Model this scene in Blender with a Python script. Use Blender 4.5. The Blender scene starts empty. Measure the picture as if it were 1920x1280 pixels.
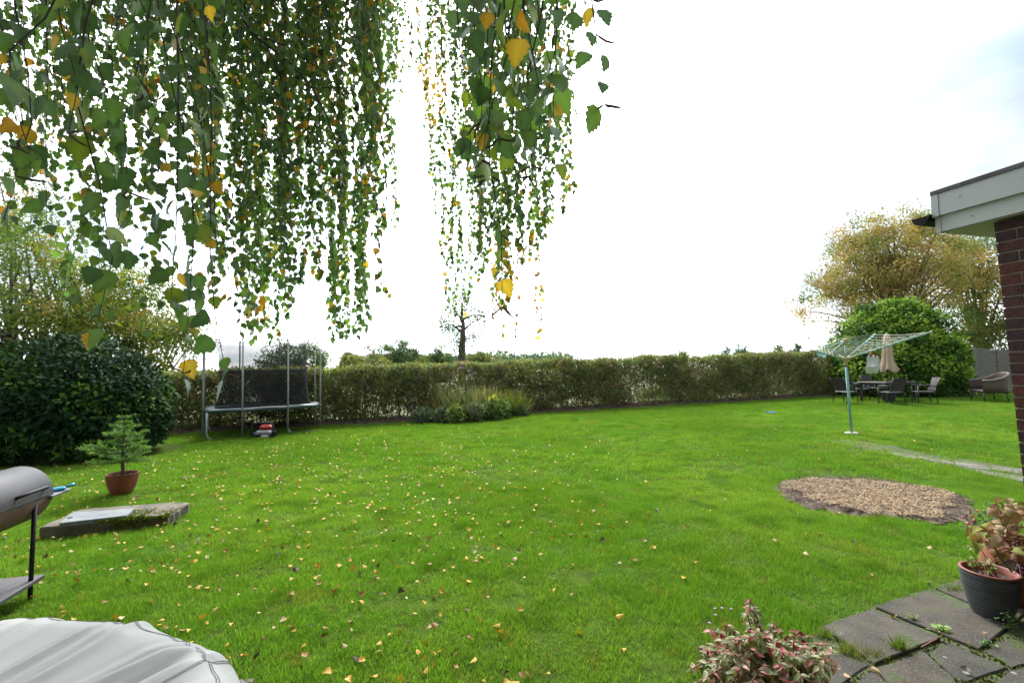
import bpy, math, random
import numpy as np
from mathutils import Vector, Matrix
R = math.radians
PI = math.pi
rnd = random.Random(7)
rng = np.random.default_rng(11)
sc = bpy.context.scene
COL = sc.collection

# ------------------------------------------------------------------ camera
F = 861.0                                   # focal length in pixels of the 1920 px photograph
CAMH = 1.6
PITCH = math.atan(50 / F)
ROLL = R(0.4)
cam_d = bpy.data.cameras.new('camera')
cam_d.sensor_width = 36.0
cam_d.lens = 36.0 * F / 1920.0
cam_d.clip_start = 0.05
cam_d.clip_end = 3000
cam = bpy.data.objects.new('camera', cam_d)
COL.objects.link(cam)
fw = Vector((0, math.cos(PITCH), math.sin(PITCH)))
r0 = Vector((1, 0, 0)); u0 = r0.cross(fw)
rt = (r0 * math.cos(ROLL) - u0 * math.sin(ROLL)).normalized()
up = rt.cross(fw).normalized()
m3 = Matrix((rt, up, -fw)).transposed()
cam.matrix_world = Matrix.Translation((0, 0, CAMH)) @ m3.to_4x4()
sc.camera = cam
cam_d.dof.use_dof = True; cam_d.dof.focus_distance = 1.7; cam_d.dof.aperture_fstop = 5.0

# ------------------------------------------------------------------ world: thin bright overcast
SUN_EL, SUN_AZ = R(48), R(-8)               # azimuth measured from +Y towards +X
sun_dir = Vector((math.cos(SUN_EL) * math.sin(SUN_AZ), math.cos(SUN_EL) * math.cos(SUN_AZ), math.sin(SUN_EL)))
w = bpy.data.worlds.new('World'); sc.world = w; w.use_nodes = True
nt = w.node_tree; nt.nodes.clear()
out = nt.nodes.new('ShaderNodeOutputWorld'); bg = nt.nodes.new('ShaderNodeBackground')
sky = nt.nodes.new('ShaderNodeTexSky'); sky.sky_type = 'NISHITA'; sky.sun_disc = False
sky.sun_elevation = SUN_EL; sky.sun_rotation = SUN_AZ
tc = nt.nodes.new('ShaderNodeTexCoord')
dot = nt.nodes.new('ShaderNodeVectorMath'); dot.operation = 'DOT_PRODUCT'; dot.inputs[1].default_value = sun_dir
nt.links.new(tc.outputs['Generated'], dot.inputs[0])
mr = nt.nodes.new('ShaderNodeMapRange'); mr.inputs[1].default_value = 0.55; mr.inputs[2].default_value = 1.0
mr.inputs[3].default_value = 0.0; mr.inputs[4].default_value = 1.0; mr.interpolation_type = 'SMOOTHSTEP'
nt.links.new(dot.outputs['Value'], mr.inputs[0])
# clouds on a flat layer overhead (direction divided by its height)
sep = nt.nodes.new('ShaderNodeSeparateXYZ'); nt.links.new(tc.outputs['Generated'], sep.inputs[0])
hz = nt.nodes.new('ShaderNodeMath'); hz.operation = 'MAXIMUM'; hz.inputs[1].default_value = 0.0; nt.links.new(sep.outputs['Z'], hz.inputs[0])
ad = nt.nodes.new('ShaderNodeMath'); ad.operation = 'ADD'; ad.inputs[1].default_value = 0.18; nt.links.new(hz.outputs[0], ad.inputs[0])
cmb = nt.nodes.new('ShaderNodeCombineXYZ')
for k, ax in enumerate('XY'):
    dv = nt.nodes.new('ShaderNodeMath'); dv.operation = 'DIVIDE'
    nt.links.new(sep.outputs[ax], dv.inputs[0]); nt.links.new(ad.outputs[0], dv.inputs[1]); nt.links.new(dv.outputs[0], cmb.inputs[k])
nz = nt.nodes.new('ShaderNodeTexNoise'); nz.inputs['Scale'].default_value = 1.3; nz.inputs['Detail'].default_value = 5; nz.inputs['Roughness'].default_value = 0.5
ofs = nt.nodes.new('ShaderNodeVectorMath'); ofs.inputs[1].default_value = (11, 0, 0)
nt.links.new(cmb.outputs[0], ofs.inputs[0]); nt.links.new(ofs.outputs[0], nz.inputs['Vector'])
cr = nt.nodes.new('ShaderNodeValToRGB')     # thinner and thicker cloud
cr.color_ramp.elements[0].position = 0.36; cr.color_ramp.elements[0].color = (0.34, 0.405, 0.485, 1)
cr.color_ramp.elements[1].position = 0.66; cr.color_ramp.elements[1].color = (1.0, 1.0, 1.0, 1)
nt.links.new(nz.outputs['Fac'], cr.inputs[0])
gl = nt.nodes.new('ShaderNodeMath'); gl.operation = 'MULTIPLY_ADD'; gl.inputs[1].default_value = 16.0; gl.inputs[2].default_value = 2.6
nt.links.new(mr.outputs[0], gl.inputs[0])
# brighter, hazier air all round the horizon
hm = nt.nodes.new('ShaderNodeMapRange'); hm.interpolation_type = 'SMOOTHSTEP'; hm.inputs[1].default_value = 0.0; hm.inputs[2].default_value = 0.32
hm.inputs[3].default_value = 4.5; hm.inputs[4].default_value = 0.0
nt.links.new(hz.outputs[0], hm.inputs[0])
ga = nt.nodes.new('ShaderNodeMath'); ga.operation = 'ADD'; nt.links.new(gl.outputs[0], ga.inputs[0]); nt.links.new(hm.outputs[0], ga.inputs[1]); gl = ga
sc_ = nt.nodes.new('ShaderNodeVectorMath'); sc_.operation = 'SCALE'
nt.links.new(cr.outputs[0], sc_.inputs[0]); nt.links.new(gl.outputs[0], sc_.inputs['Scale'])
mx = nt.nodes.new('ShaderNodeMix'); mx.data_type = 'RGBA'; mx.inputs[0].default_value = 0.88
nt.links.new(sky.outputs[0], mx.inputs[6]); nt.links.new(sc_.outputs[0], mx.inputs[7])
nt.links.new(mx.outputs[2], bg.inputs[0]); bg.inputs[1].default_value = 0.1
nt.links.new(bg.outputs[0], out.inputs[0])
sd = bpy.data.lights.new('sun', 'SUN'); sd.energy = 1.4; sd.angle = R(14); sd.color = (1.0, 0.96, 0.90)
so = bpy.data.objects.new('sun', sd); COL.objects.link(so)
so.rotation_euler = sun_dir.to_track_quat('Z', 'Y').to_euler()
vs = sc.view_settings
vs.view_transform = 'Standard'; vs.look = 'None'; vs.gamma = 1.0; vs.use_curve_mapping = False
vs.exposure = 2.2

# ------------------------------------------------------------------ projection helpers (photo pixel -> place)
def ss(a, b, t):
    t = np.clip((t - a) / (b - a), 0, 1); return t * t * (3 - 2 * t)
def tz(X, Y):
    """height of the ground"""
    X = np.asarray(X, float); Y = np.asarray(Y, float)
    return 0.018 * np.clip(X, -18, 26) * ss(3.0, 12.0, Y) + 0.02 * np.sin(X * 0.7 + 1) * np.sin(Y * 0.55) * ss(4, 8, Y)
def ray(px, py):
    return fw + rt * ((px - 960) / F) - up * ((py - 640) / F)
def at(px, py, Y):
    d = ray(px, py); t = Y / d.y
    return Vector((0, 0, CAMH)) + d * t
def G(px, py, h=0.0):
    z = 0.0; p = None
    d = ray(px, py)
    for _ in range(25):
        t = (z + h - CAMH) / d.z; p = Vector((0, 0, CAMH)) + d * t
        z = 0.5 * z + 0.5 * float(tz(p.x, p.y))
    return p
def proj(P):
    P = np.asarray(P, float) - np.array([0, 0, CAMH])
    dep = P @ np.array(fw); return 960 + F * (P @ np.array(rt)) / dep, 640 - F * (P @ np.array(up)) / dep, dep

# ------------------------------------------------------------------ materials
def mat(name, c, rough=0.7, var=0.15, scale=8.0, c2=None, bump=0.0, bscale=40.0, metal=0.0, spec=0.5, obj=True, stretch=None, detail=6):
    m = bpy.data.materials.new(name); m.use_nodes = True
    n = m.node_tree; b = n.nodes['Principled BSDF']
    b.inputs['Roughness'].default_value = rough; b.inputs['Metallic'].default_value = metal
    b.inputs['Specular IOR Level'].default_value = spec
    t = n.nodes.new('ShaderNodeTexCoord')
    vec = t.outputs['Object' if obj else 'Generated']
    if stretch:
        mp = n.nodes.new('ShaderNodeMapping'); mp.inputs['Scale'].default_value = stretch
        n.links.new(vec, mp.inputs[0]); vec = mp.outputs[0]
    z = n.nodes.new('ShaderNodeTexNoise'); z.inputs['Scale'].default_value = scale; z.inputs['Detail'].default_value = detail
    n.links.new(vec, z.inputs['Vector'])
    r = n.nodes.new('ShaderNodeValToRGB')
    c2 = c2 or tuple(min(1, x * (1 + var)) for x in c)
    c1 = tuple(x * (1 - var) for x in c)
    r.color_ramp.elements[0].position = 0.33; r.color_ramp.elements[0].color = (*c1, 1)
    r.color_ramp.elements[1].position = 0.67; r.color_ramp.elements[1].color = (*c2, 1)
    n.links.new(z.outputs['Fac'], r.inputs[0]); n.links.new(r.outputs[0], b.inputs['Base Color'])
    if bump:
        z2 = n.nodes.new('ShaderNodeTexNoise'); z2.inputs['Scale'].default_value = bscale; z2.inputs['Detail'].default_value = 8
        n.links.new(vec, z2.inputs['Vector'])
        bp = n.nodes.new('ShaderNodeBump'); bp.inputs['Strength'].default_value = bump; bp.inputs['Distance'].default_value = 0.01
        n.links.new(z2.outputs['Fac'], bp.inputs['Height']); n.links.new(bp.outputs[0], b.inputs['Normal'])
    return m

def leafmat(name, trans=0.3, rough=0.45, spec=0.4, var=0.25, scale=25.0):
    """colour of each leaf comes with the mesh; light shines partly through"""
    m = bpy.data.materials.new(name); m.use_nodes = True
    n = m.node_tree; b = n.nodes['Principled BSDF']; o = n.nodes['Material Output']
    b.inputs['Roughness'].default_value = rough; b.inputs['Specular IOR Level'].default_value = spec
    a = n.nodes.new('ShaderNodeAttribute'); a.attribute_name = 'Col'
    t = n.nodes.new('ShaderNodeTexCoord')
    z = n.nodes.new('ShaderNodeTexNoise'); z.inputs['Scale'].default_value = scale; z.inputs['Detail'].default_value = 3
    n.links.new(t.outputs['Object'], z.inputs['Vector'])
    mp = n.nodes.new('ShaderNodeMapRange'); mp.inputs[1].default_value = 0.3; mp.inputs[2].default_value = 0.7
    mp.inputs[3].default_value = 1 - var; mp.inputs[4].default_value = 1 + var
    n.links.new(z.outputs['Fac'], mp.inputs[0])
    s = n.nodes.new('ShaderNodeVectorMath'); s.operation = 'SCALE'
    n.links.new(a.outputs['Color'], s.inputs[0]); n.links.new(mp.outputs[0], s.inputs['Scale'])
    n.links.new(s.outputs[0], b.inputs['Base Color'])
    if trans:
        tr = n.nodes.new('ShaderNodeBsdfTranslucent')
        g = n.nodes.new('ShaderNodeVectorMath'); g.operation = 'MULTIPLY'; g.inputs[1].default_value = (1.5, 1.6, 0.7)
        n.links.new(s.outputs[0], g.inputs[0]); n.links.new(g.outputs[0], tr.inputs[0])
        mxs = n.nodes.new('ShaderNodeMixShader'); mxs.inputs[0].default_value = trans
        n.links.new(b.outputs[0], mxs.inputs[1]); n.links.new(tr.outputs[0], mxs.inputs[2])
        n.links.new(mxs.outputs[0], o.inputs[0])
    return m

# ------------------------------------------------------------------ mesh helpers
class MB:
    """collects simple solids, then links them as one mesh object"""
    def __init__(s): s.v = []; s.f = []
    def add(s, vs, fs):
        k = len(s.v); s.v += [tuple(p) for p in vs]; s.f += [tuple(i + k for i in f) for f in fs]; return s
    def box(s, c, size, rot=None, taper=1.0, b=0.0):
        x, y, z = (a / 2 for a in size); c = Vector(c)
        if b <= 0:
            pts = [Vector((sx * x * (taper if sz > 0 else 1), sy * y * (taper if sz > 0 else 1), sz * z)) for sz in (-1, 1) for sy in (-1, 1) for sx in (-1, 1)]
            fs = [(0, 2, 3, 1), (4, 5, 7, 6), (0, 1, 5, 4), (2, 6, 7, 3), (0, 4, 6, 2), (1, 3, 7, 5)]
        else:                                # chamfered upright edges and rims
            ring = lambda zz, i: [Vector((px, py, zz)) for px, py in ((-x + i + b, -y + i), (x - i - b, -y + i), (x - i, -y + i + b), (x - i, y - i - b), (x - i - b, y - i), (-x + i + b, y - i), (-x + i, y - i - b), (-x + i, -y + i + b))]
            pts = ring(-z, b) + ring(-z + b, 0) + ring(z - b, 0) + ring(z, b)
            fs = [tuple(range(7, -1, -1)), tuple(range(24, 32))]
            for q in range(3):
                for j in range(8):
                    j2 = (j + 1) % 8; fs.append((q * 8 + j, q * 8 + j2, q * 8 + 8 + j2, q * 8 + 8 + j))
        if rot is not None: pts = [rot @ p for p in pts]
        return s.add([p + c for p in pts], fs)
    def tube(s, pts, r, n=6, caps=True):
        pts = [Vector(p) for p in pts]
        if not hasattr(r, '__len__'): r = [r] * len(pts)
        vs = []; fs = []; prev = None
        for i, p in enumerate(pts):
            d = (pts[min(i + 1, len(pts) - 1)] - pts[max(i - 1, 0)])
            d = d.normalized() if d.length > 1e-9 else Vector((0, 0, 1))
            if prev is None:
                a = d.cross(Vector((0, 0, 1)) if abs(d.z) < 0.9 else Vector((1, 0, 0))).normalized()
            else:
                a = (prev - d * prev.dot(d)); a = a.normalized() if a.length > 1e-6 else d.orthogonal().normalized()
            prev = a; bb = d.cross(a)
            for k in range(n):
                t = 2 * PI * k / n; vs.append(p + (a * math.cos(t) + bb * math.sin(t)) * r[i])
        for i in range(len(pts) - 1):
            for k in range(n):
                k2 = (k + 1) % n; fs.append((i * n + k, i * n + k2, (i + 1) * n + k2, (i + 1) * n + k))
        if caps:
            fs.append(tuple(range(n - 1, -1, -1))); fs.append(tuple(range((len(pts) - 1) * n, len(pts) * n)))
        return s.add(vs, fs)
    def lathe(s, prof, c=(0, 0, 0), n=32, close=False, fn=None):
        vs = []; fs = []
        for (r, z) in prof:
            for k in range(n):
                t = 2 * PI * k / n; rr = r * (fn(t, z) if fn else 1)
                vs.append((c[0] + rr * math.cos(t), c[1] + rr * math.sin(t), c[2] + z))
        for i in range(len(prof) - 1):
            for k in range(n):
                k2 = (k + 1) % n; fs.append((i * n + k, i * n + k2, (i + 1) * n + k2, (i + 1) * n + k))
        if close:
            fs.append(tuple(range(n - 1, -1, -1))); fs.append(tuple(range((len(prof) - 1) * n, len(prof) * n)))
        return s.add(vs, fs)
    def prism(s, poly, z0, z1, b=0.0):
        """poly: list of (x, y) counter-clockwise; heights may be lists"""
        n = len(poly)
        Z = lambda z, i: z[i] if hasattr(z, '__len__') else z
        if b:
            cx = sum(p[0] for p in poly) / n; cy = sum(p[1] for p in poly) / n
            inn = []
            for p in poly:
                d = Vector((cx - p[0], cy - p[1])); d = d.normalized() * b; inn.append((p[0] + d.x, p[1] + d.y))
            vs = [(p[0], p[1], Z(z0, i)) for i, p in enumerate(poly)] + [(p[0], p[1], Z(z1, i) - b) for i, p in enumerate(poly)] + [(p[0], p[1], Z(z1, i)) for i, p in enumerate(inn)]
            fs = [tuple(range(n - 1, -1, -1)), tuple(range(2 * n, 3 * n))]
            for q in range(2):
                for i in range(n): j = (i + 1) % n; fs.append((q * n + i, q * n + j, q * n + n + j, q * n + n + i))
        else:
            vs = [(p[0], p[1], Z(z0, i)) for i, p in enumerate(poly)] + [(p[0], p[1], Z(z1, i)) for i, p in enumerate(poly)]
            fs = [tuple(range(n - 1, -1, -1)), tuple(range(n, 2 * n))] + [(i, (i + 1) % n, n + (i + 1) % n, n + i) for i in range(n)]
        return s.add(vs, fs)
    def build(s, name, m, parent=None, smooth=False, origin=None):
        """with a parent, points given in the place are moved into the parent's own frame unless origin is given"""
        if origin is None: origin = root_loc(parent) if parent else Vector((0, 0, 0))
        o_ = Vector(origin)
        me = bpy.data.meshes.new(name)
        me.from_pydata([(a - o_.x, b - o_.y, c - o_.z) for a, b, c in s.v], [], s.f)
        me.materials.append(m)
        if smooth: me.polygons.foreach_set('use_smooth', [True] * len(me.polygons))
        me.update()
        return link(name, me, parent, None if parent else o_)

def root_loc(p):
    v = Vector((0, 0, 0))
    while p is not None: v += p.location; p = p.parent
    return v
def link(name, me, parent=None, loc=None):
    o = bpy.data.objects.new(name, me); COL.objects.link(o)
    if parent is not None: o.parent = parent
    if loc is not None: o.location = loc
    return o
def tag(o, label=None, cat=None, group=None, kind=None):
    if label: o['label'] = label
    if cat: o['category'] = cat
    if group: o['group'] = group
    if kind: o['kind'] = kind
    return o
def thing(name, loc, label, cat, group=None):
    o = bpy.data.objects.new(name, None); COL.objects.link(o); o.location = Vector(loc); o.empty_display_size = 0.2
    return tag(o, label, cat, group)
def copy_tree(o, parent=None):
    c = o.copy(); COL.objects.link(c)
    if parent is not None: c.parent = parent
    for ch in list(o.children): copy_tree(ch, c)
    return c

# leaf shapes: x across, y base to tip, z out of the leaf
def tpl(pts, faces): return np.array(pts, float), faces
KITE = tpl([(0, 0, 0), (0.32, 0.42, 0.07), (0, 1, -0.04), (-0.32, 0.42, 0.07)], [(0, 1, 2), (0, 2, 3)])
OVAL = tpl([(0, 0, 0), (0.2, 0.25, 0.05), (0.23, 0.6, 0.05), (0, 1, -0.1), (-0.23, 0.6, 0.05), (-0.2, 0.25, 0.05), (0, 0.3, 0.0), (0, 0.65, 0.0)],
           [(0, 1, 6), (1, 2, 7, 6), (2, 3, 7), (3, 4, 7), (4, 5, 6, 7), (5, 0, 6)])
NEEDLE = tpl([(-0.05, 0, 0), (0.05, 0, 0), (0, 1, 0.05)], [(0, 1, 2)])
def birch_shape(curl=0.0, fold=0.12, seed=0, petiole=True, tooth=0.035):
    q = random.Random(seed)
    side = [(0.04, 0.03), (0.24, 0.05), (0.36, 0.16), (0.41, 0.27), (0.38, 0.36), (0.36, 0.45), (0.27, 0.55), (0.245, 0.64), (0.155, 0.72), (0.125, 0.81), (0.05, 0.89)]
    side = [(x * (1 + q.uniform(-0.08, 0.08)) + (tooth if i % 2 else -tooth * 0.3), y + q.uniform(-0.015, 0.015)) for i, (x, y) in enumerate(side)]
    zf = lambda x, y: fold * abs(x) * 1.2 - curl * (y - 0.3) ** 2 + q.uniform(-0.008, 0.008)
    mid = [0.0, 0.25, 0.5, 0.75, 1.0]
    v = [(0, y, zf(0, y)) for y in mid]; f = []
    for sg in (1, -1):
        k = len(v); v += [(sg * x, y, zf(x, y)) for x, y in side]
        ch = [0] + [k + i for i in range(len(side))] + [4]
        near = lambda y: min(3, max(0, int(y * 4)))
        mi = 0
        for a, b in zip(ch[:-1], ch[1:]):
            yb = v[b][1]; m2 = near(yb) if b != 4 else 3
            tri = (mi, a, b) if sg > 0 else (mi, b, a)
            if len(set(tri)) == 3: f.append(tri)
            while mi < m2:
                t2 = (mi, b, mi + 1) if sg > 0 else (mi, mi + 1, b)
                f.append(t2); mi += 1
    if petiole:
        k = len(v); v += [(-0.012, 0.02, 0), (0.012, 0.02, 0), (0.02, -0.33, 0.03), (0.0, -0.33, 0.03)]; f.append((k, k + 1, k + 2, k + 3))
    return np.array(v, float), f

def norm(a): return a / np.maximum(np.linalg.norm(a, axis=-1, keepdims=True), 1e-9)
def leaf_mesh(name, shape, P, D, N, S, C, m, tipc=None):
    """one mesh of many leaves: P base, D direction to the tip, N facing, S length, C colour"""
    T, faces = shape; k = len(T); n = len(P)
    P = np.asarray(P, float); D = norm(np.asarray(D, float)); N = np.asarray(N, float)
    X = norm(np.cross(D, N)); Zv = np.cross(X, D); S = np.asarray(S, float).reshape(-1, 1, 1)
    V = P[:, None, :] + S * (T[None, :, 0:1] * X[:, None, :] + T[None, :, 1:2] * D[:, None, :] + T[None, :, 2:3] * Zv[:, None, :])
    me = bpy.data.meshes.new(name)
    me.vertices.add(n * k); me.vertices.foreach_set('co', V.astype(np.float32).ravel())
    flat = np.concatenate([np.array(f) for f in faces]); lens = np.array([len(f) for f in faces])
    idx = (flat[None, :] + (np.arange(n) * k)[:, None]).ravel().astype(np.int32)
    st = np.concatenate([[0], np.cumsum(lens)[:-1]])
    starts = (st[None, :] + (np.arange(n) * lens.sum())[:, None]).ravel().astype(np.int32)
    me.loops.add(len(idx)); me.loops.foreach_set('vertex_index', idx)
    me.polygons.add(len(starts)); me.polygons.foreach_set('loop_start', starts)
    try: me.polygons.foreach_set('loop_total', np.tile(lens, n).astype(np.int32))
    except Exception: pass
    me.polygons.foreach_set('use_smooth', np.ones(len(starts), bool))
    a = me.attributes.new('Col', 'FLOAT_COLOR', 'POINT')
    CC = np.ones((n, k, 4), np.float32); CC[:, :, :3] = np.asarray(C, float)[:, None, :]
    if tipc is not None: CC[:, :, :3] *= tipc[None, :, None]
    a.data.foreach_set('color', CC.ravel())
    me.materials.append(m); me.update(calc_edges=True)
    return me
def leaves(name, shape, P, D, N, S, C, m, parent=None, kind='stuff'):
    P = np.asarray(P, float)
    if parent is not None: P = P - np.array(root_loc(parent))
    o = link(name, leaf_mesh(name, shape, P, D, N, S, C, m), parent)
    if kind: o['kind'] = kind
    return o
def rv(n): return norm(rng.normal(size=(n, 3)))
def pal(n, cols, weights, jit=0.2):
    cols = np.array(cols, float); wts = np.array(weights, float); wts /= wts.sum()
    c = cols[rng.choice(len(cols), n, p=wts)]
    return c * (1 + rng.uniform(-jit, jit, (n, 1))) * (1 + rng.uniform(-jit * 0.3, jit * 0.3, (n, 3)))
def inpoly(x, y, poly):
    x = np.asarray(x); y = np.asarray(y); c = np.zeros(x.shape, bool); n = len(poly)
    for i in range(n):
        x1, y1 = poly[i][0], poly[i][1]; x2, y2 = poly[(i + 1) % n][0], poly[(i + 1) % n][1]
        t = ((y1 > y) != (y2 > y))
        with np.errstate(divide='ignore', invalid='ignore'):
            c ^= t & (x < (x2 - x1) * (y - y1) / ((y2 - y1) if y2 != y1 else 1e-9) + x1)
    return c
def sheet(name, xs, ys, zf, m, mask=None):
    xs = np.asarray(xs); ys = np.asarray(ys); XX, YY = np.meshgrid(xs, ys); ZZ = zf(XX, YY)
    v = np.stack([XX, YY, ZZ], -1).reshape(-1, 3); nx = len(xs); f = []
    for j in range(len(ys) - 1):
        for i in range(nx - 1):
            if mask is None or mask(0.5 * (xs[i] + xs[i + 1]), 0.5 * (ys[j] + ys[j + 1])):
                f.append((j * nx + i, j * nx + i + 1, (j + 1) * nx + i + 1, (j + 1) * nx + i))
    me = bpy.data.meshes.new(name); me.from_pydata(v.tolist(), [], f); me.materials.append(m)
    me.polygons.foreach_set('use_smooth', [True] * len(me.polygons)); me.update()
    o = link(name, me); o['kind'] = 'structure'; return o
# ================================================================== GROUND
def hedge_y(x): return 16.9 + 0.33 * x + 0.004 * x * np.sin(x * 0.4)
m_field = mat('stubble_field', (0.17, 0.14, 0.085), 0.95, c2=(0.12, 0.15, 0.045), scale=0.15, bump=0.3)
m_lawn = mat('lawn_thatch', (0.040, 0.062, 0.012), 1.0, c2=(0.065, 0.11, 0.012), spec=0.05, scale=7, bump=0.9, bscale=120)
m_soil = mat('soil', (0.055, 0.036, 0.024), 0.95, var=0.4, scale=9, bump=0.9, bscale=30)
gx = np.concatenate([[-900, -500, -250, -120, -70], np.arange(-45, 60, 5.0), [80, 140, 300, 600, 900]])
gy = np.concatenate([[-60, -30], np.arange(-10, 60, 5.0), [80, 120, 200, 400, 800, 1400]])
sheet('field', gx, gy, lambda X, Y: tz(X, Y) - 0.06, m_field)
sheet('lawn', np.arange(-20, 32.1, 0.5), np.arange(-6, 30.1, 0.5), tz, m_lawn, mask=lambda x, y: y < hedge_y(x) + 0.3)

def gp(pxs, h=0.0): return [tuple(G(x, y, h)) for x, y in pxs]
PATIO = [tuple(p[:2]) for p in gp([(1420, 1285), (1500, 1200), (1540, 1173), (1632, 1141), (1642, 1134), (1740, 1104), (1754, 1100), (1800, 1085), (1850, 1072), (1935, 1055)])]
PATIO += [(6.5, 4.6), (6.5, -4.0), (-4.2, -4.0), (-4.2, 0.55), (0.2, 1.15)]
m_bed = mat('mossy_joint_soil', (0.050, 0.045, 0.028), 0.95, c2=(0.055, 0.085, 0.018), scale=9, bump=0.9, bscale=60)
b = MB(); b.add([(x, y, 0.004) for x, y in PATIO], [tuple(range(len(PATIO)))])
tag(b.build('patio', m_bed), kind='structure')
patio = bpy.data.objects['patio']
# concrete slabs
def slabmat(name, c, moss):
    m = mat(name, c, 0.9, var=0.38, scale=5, bump=0.7, bscale=90)
    n = m.node_tree; bs = n.nodes['Principled BSDF']; prev = bs.inputs['Base Color'].links[0].from_socket
    t = n.nodes.new('ShaderNodeTexCoord')
    v = n.nodes.new('ShaderNodeTexVoronoi'); v.inputs['Scale'].default_value = 55; n.links.new(t.outputs['Object'], v.inputs['Vector'])
    lt = n.nodes.new('ShaderNodeMath'); lt.operation = 'LESS_THAN'; lt.inputs[1].default_value = 0.16; n.links.new(v.outputs['Distance'], lt.inputs[0])
    k = n.nodes.new('ShaderNodeMix'); k.data_type = 'RGBA'; k.inputs[7].default_value = (0.13, 0.125, 0.11, 1)
    n.links.new(lt.outputs[0], k.inputs[0]); n.links.new(prev, k.inputs[6]); prev = k.outputs[2]
    v2 = n.nodes.new('ShaderNodeTexVoronoi'); v2.inputs['Scale'].default_value = 7; n.links.new(t.outputs['Object'], v2.inputs['Vector'])
    l2 = n.nodes.new('ShaderNodeMath'); l2.operation = 'LESS_THAN'; l2.inputs[1].default_value = 0.10; n.links.new(v2.outputs['Distance'], l2.inputs[0])
    k2 = n.nodes.new('ShaderNodeMix'); k2.data_type = 'RGBA'; k2.inputs[7].default_value = (0.17, 0.18, 0.165, 1)
    n.links.new(l2.outputs[0], k2.inputs[0]); n.links.new(prev, k2.inputs[6]); prev = k2.outputs[2]
    z = n.nodes.new('ShaderNodeTexNoise'); z.inputs['Scale'].default_value = 5; z.inputs['Detail'].default_value = 9; n.links.new(t.outputs['Object'], z.inputs['Vector'])
    r = n.nodes.new('ShaderNodeValToRGB'); r.color_ramp.elements[0].position = 0.64 - moss; r.color_ramp.elements[1].position = 0.72 - moss
    n.links.new(z.outputs['Fac'], r.inputs[0])
    k3 = n.nodes.new('ShaderNodeMix'); k3.data_type = 'RGBA'; k3.inputs[7].default_value = (0.035, 0.052, 0.008, 1)
    n.links.new(r.outputs[0], k3.inputs[0]); n.links.new(prev, k3.inputs[6]); n.links.new(k3.outputs[2], bs.inputs['Base Color'])
    return m
sm = [slabmat('concrete_slab', (0.046, 0.038, 0.025), 0.06), slabmat('mossy_concrete_slab', (0.040, 0.036, 0.026), 0.14), slabmat('pale_concrete_slab', (0.051, 0.043, 0.029), 0.03)]
SL = [([(1642, 1136), (1740, 1105), (1893, 1172), (1836, 1215)], 0, 0.020), ([(1754, 1101), (1800, 1086), (1945, 1130), (1902, 1165)], 0, 0.016),
      ([(1541, 1173), (1632, 1142), (1763, 1194), (1640, 1242)], 2, 0.024), ([(1643, 1249), (1735, 1221), (1797, 1281), (1706, 1330)], 0, 0.018),
      ([(1743, 1226), (1767, 1200), (1888, 1250), (1802, 1281)], 1, 0.014), ([(1492, 1204), (1546, 1186), (1630, 1246), (1562, 1292)], 1, 0.012),
      ([(1846, 1219), (1895, 1194), (1975, 1232), (1898, 1250)], 1, 0.015), ([(1895, 1256), (1982, 1240), (2050, 1300), (1830, 1302)], 1, 0.017),
      ([(1572, 1297), (1640, 1254), (1698, 1330), (1630, 1370)], 1, 0.013), ([(1908, 1172), (1950, 1136), (2080, 1180), (1990, 1220)], 0, 0.016),
      ([(1812, 1310), (1890, 1306), (1960, 1400), (1850, 1420)], 0, 0.016)]
for poly, k, h in SL:
    P = [p[:2] for p in gp(poly, h)]
    if sum(P[i][0] * P[(i + 1) % 4][1] - P[(i + 1) % 4][0] * P[i][1] for i in range(4)) < 0: P = P[::-1]
    # slightly broken outline
    Q = []
    for i in range(len(P)):
        a, c = P[i], P[(i + 1) % len(P)]
        for t in (0, 0.2, 0.4, 0.6, 0.8):
            j = 0 if t == 0 else 0.004
            Q.append((a[0] + (c[0] - a[0]) * t + rnd.uniform(-j, j), a[1] + (c[1] - a[1]) * t + rnd.uniform(-j, j)))
    MB().prism(Q, -0.03, h, 0.006).build('paving_slab', sm[k], patio)
for i in range(9):                           # the rest of the terrace, towards the house
    for j in range(7):
        x0, y0 = -4.0 + i * 0.62, -3.7 + j * 0.62
        if y0 + 0.6 < 0.6: MB().prism([(x0, y0), (x0 + 0.6, y0), (x0 + 0.6, y0 + 0.6), (x0, y0 + 0.6)], -0.03, 0.018, 0.006).build('paving_slab', sm[rnd.randrange(3)], patio)

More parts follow.
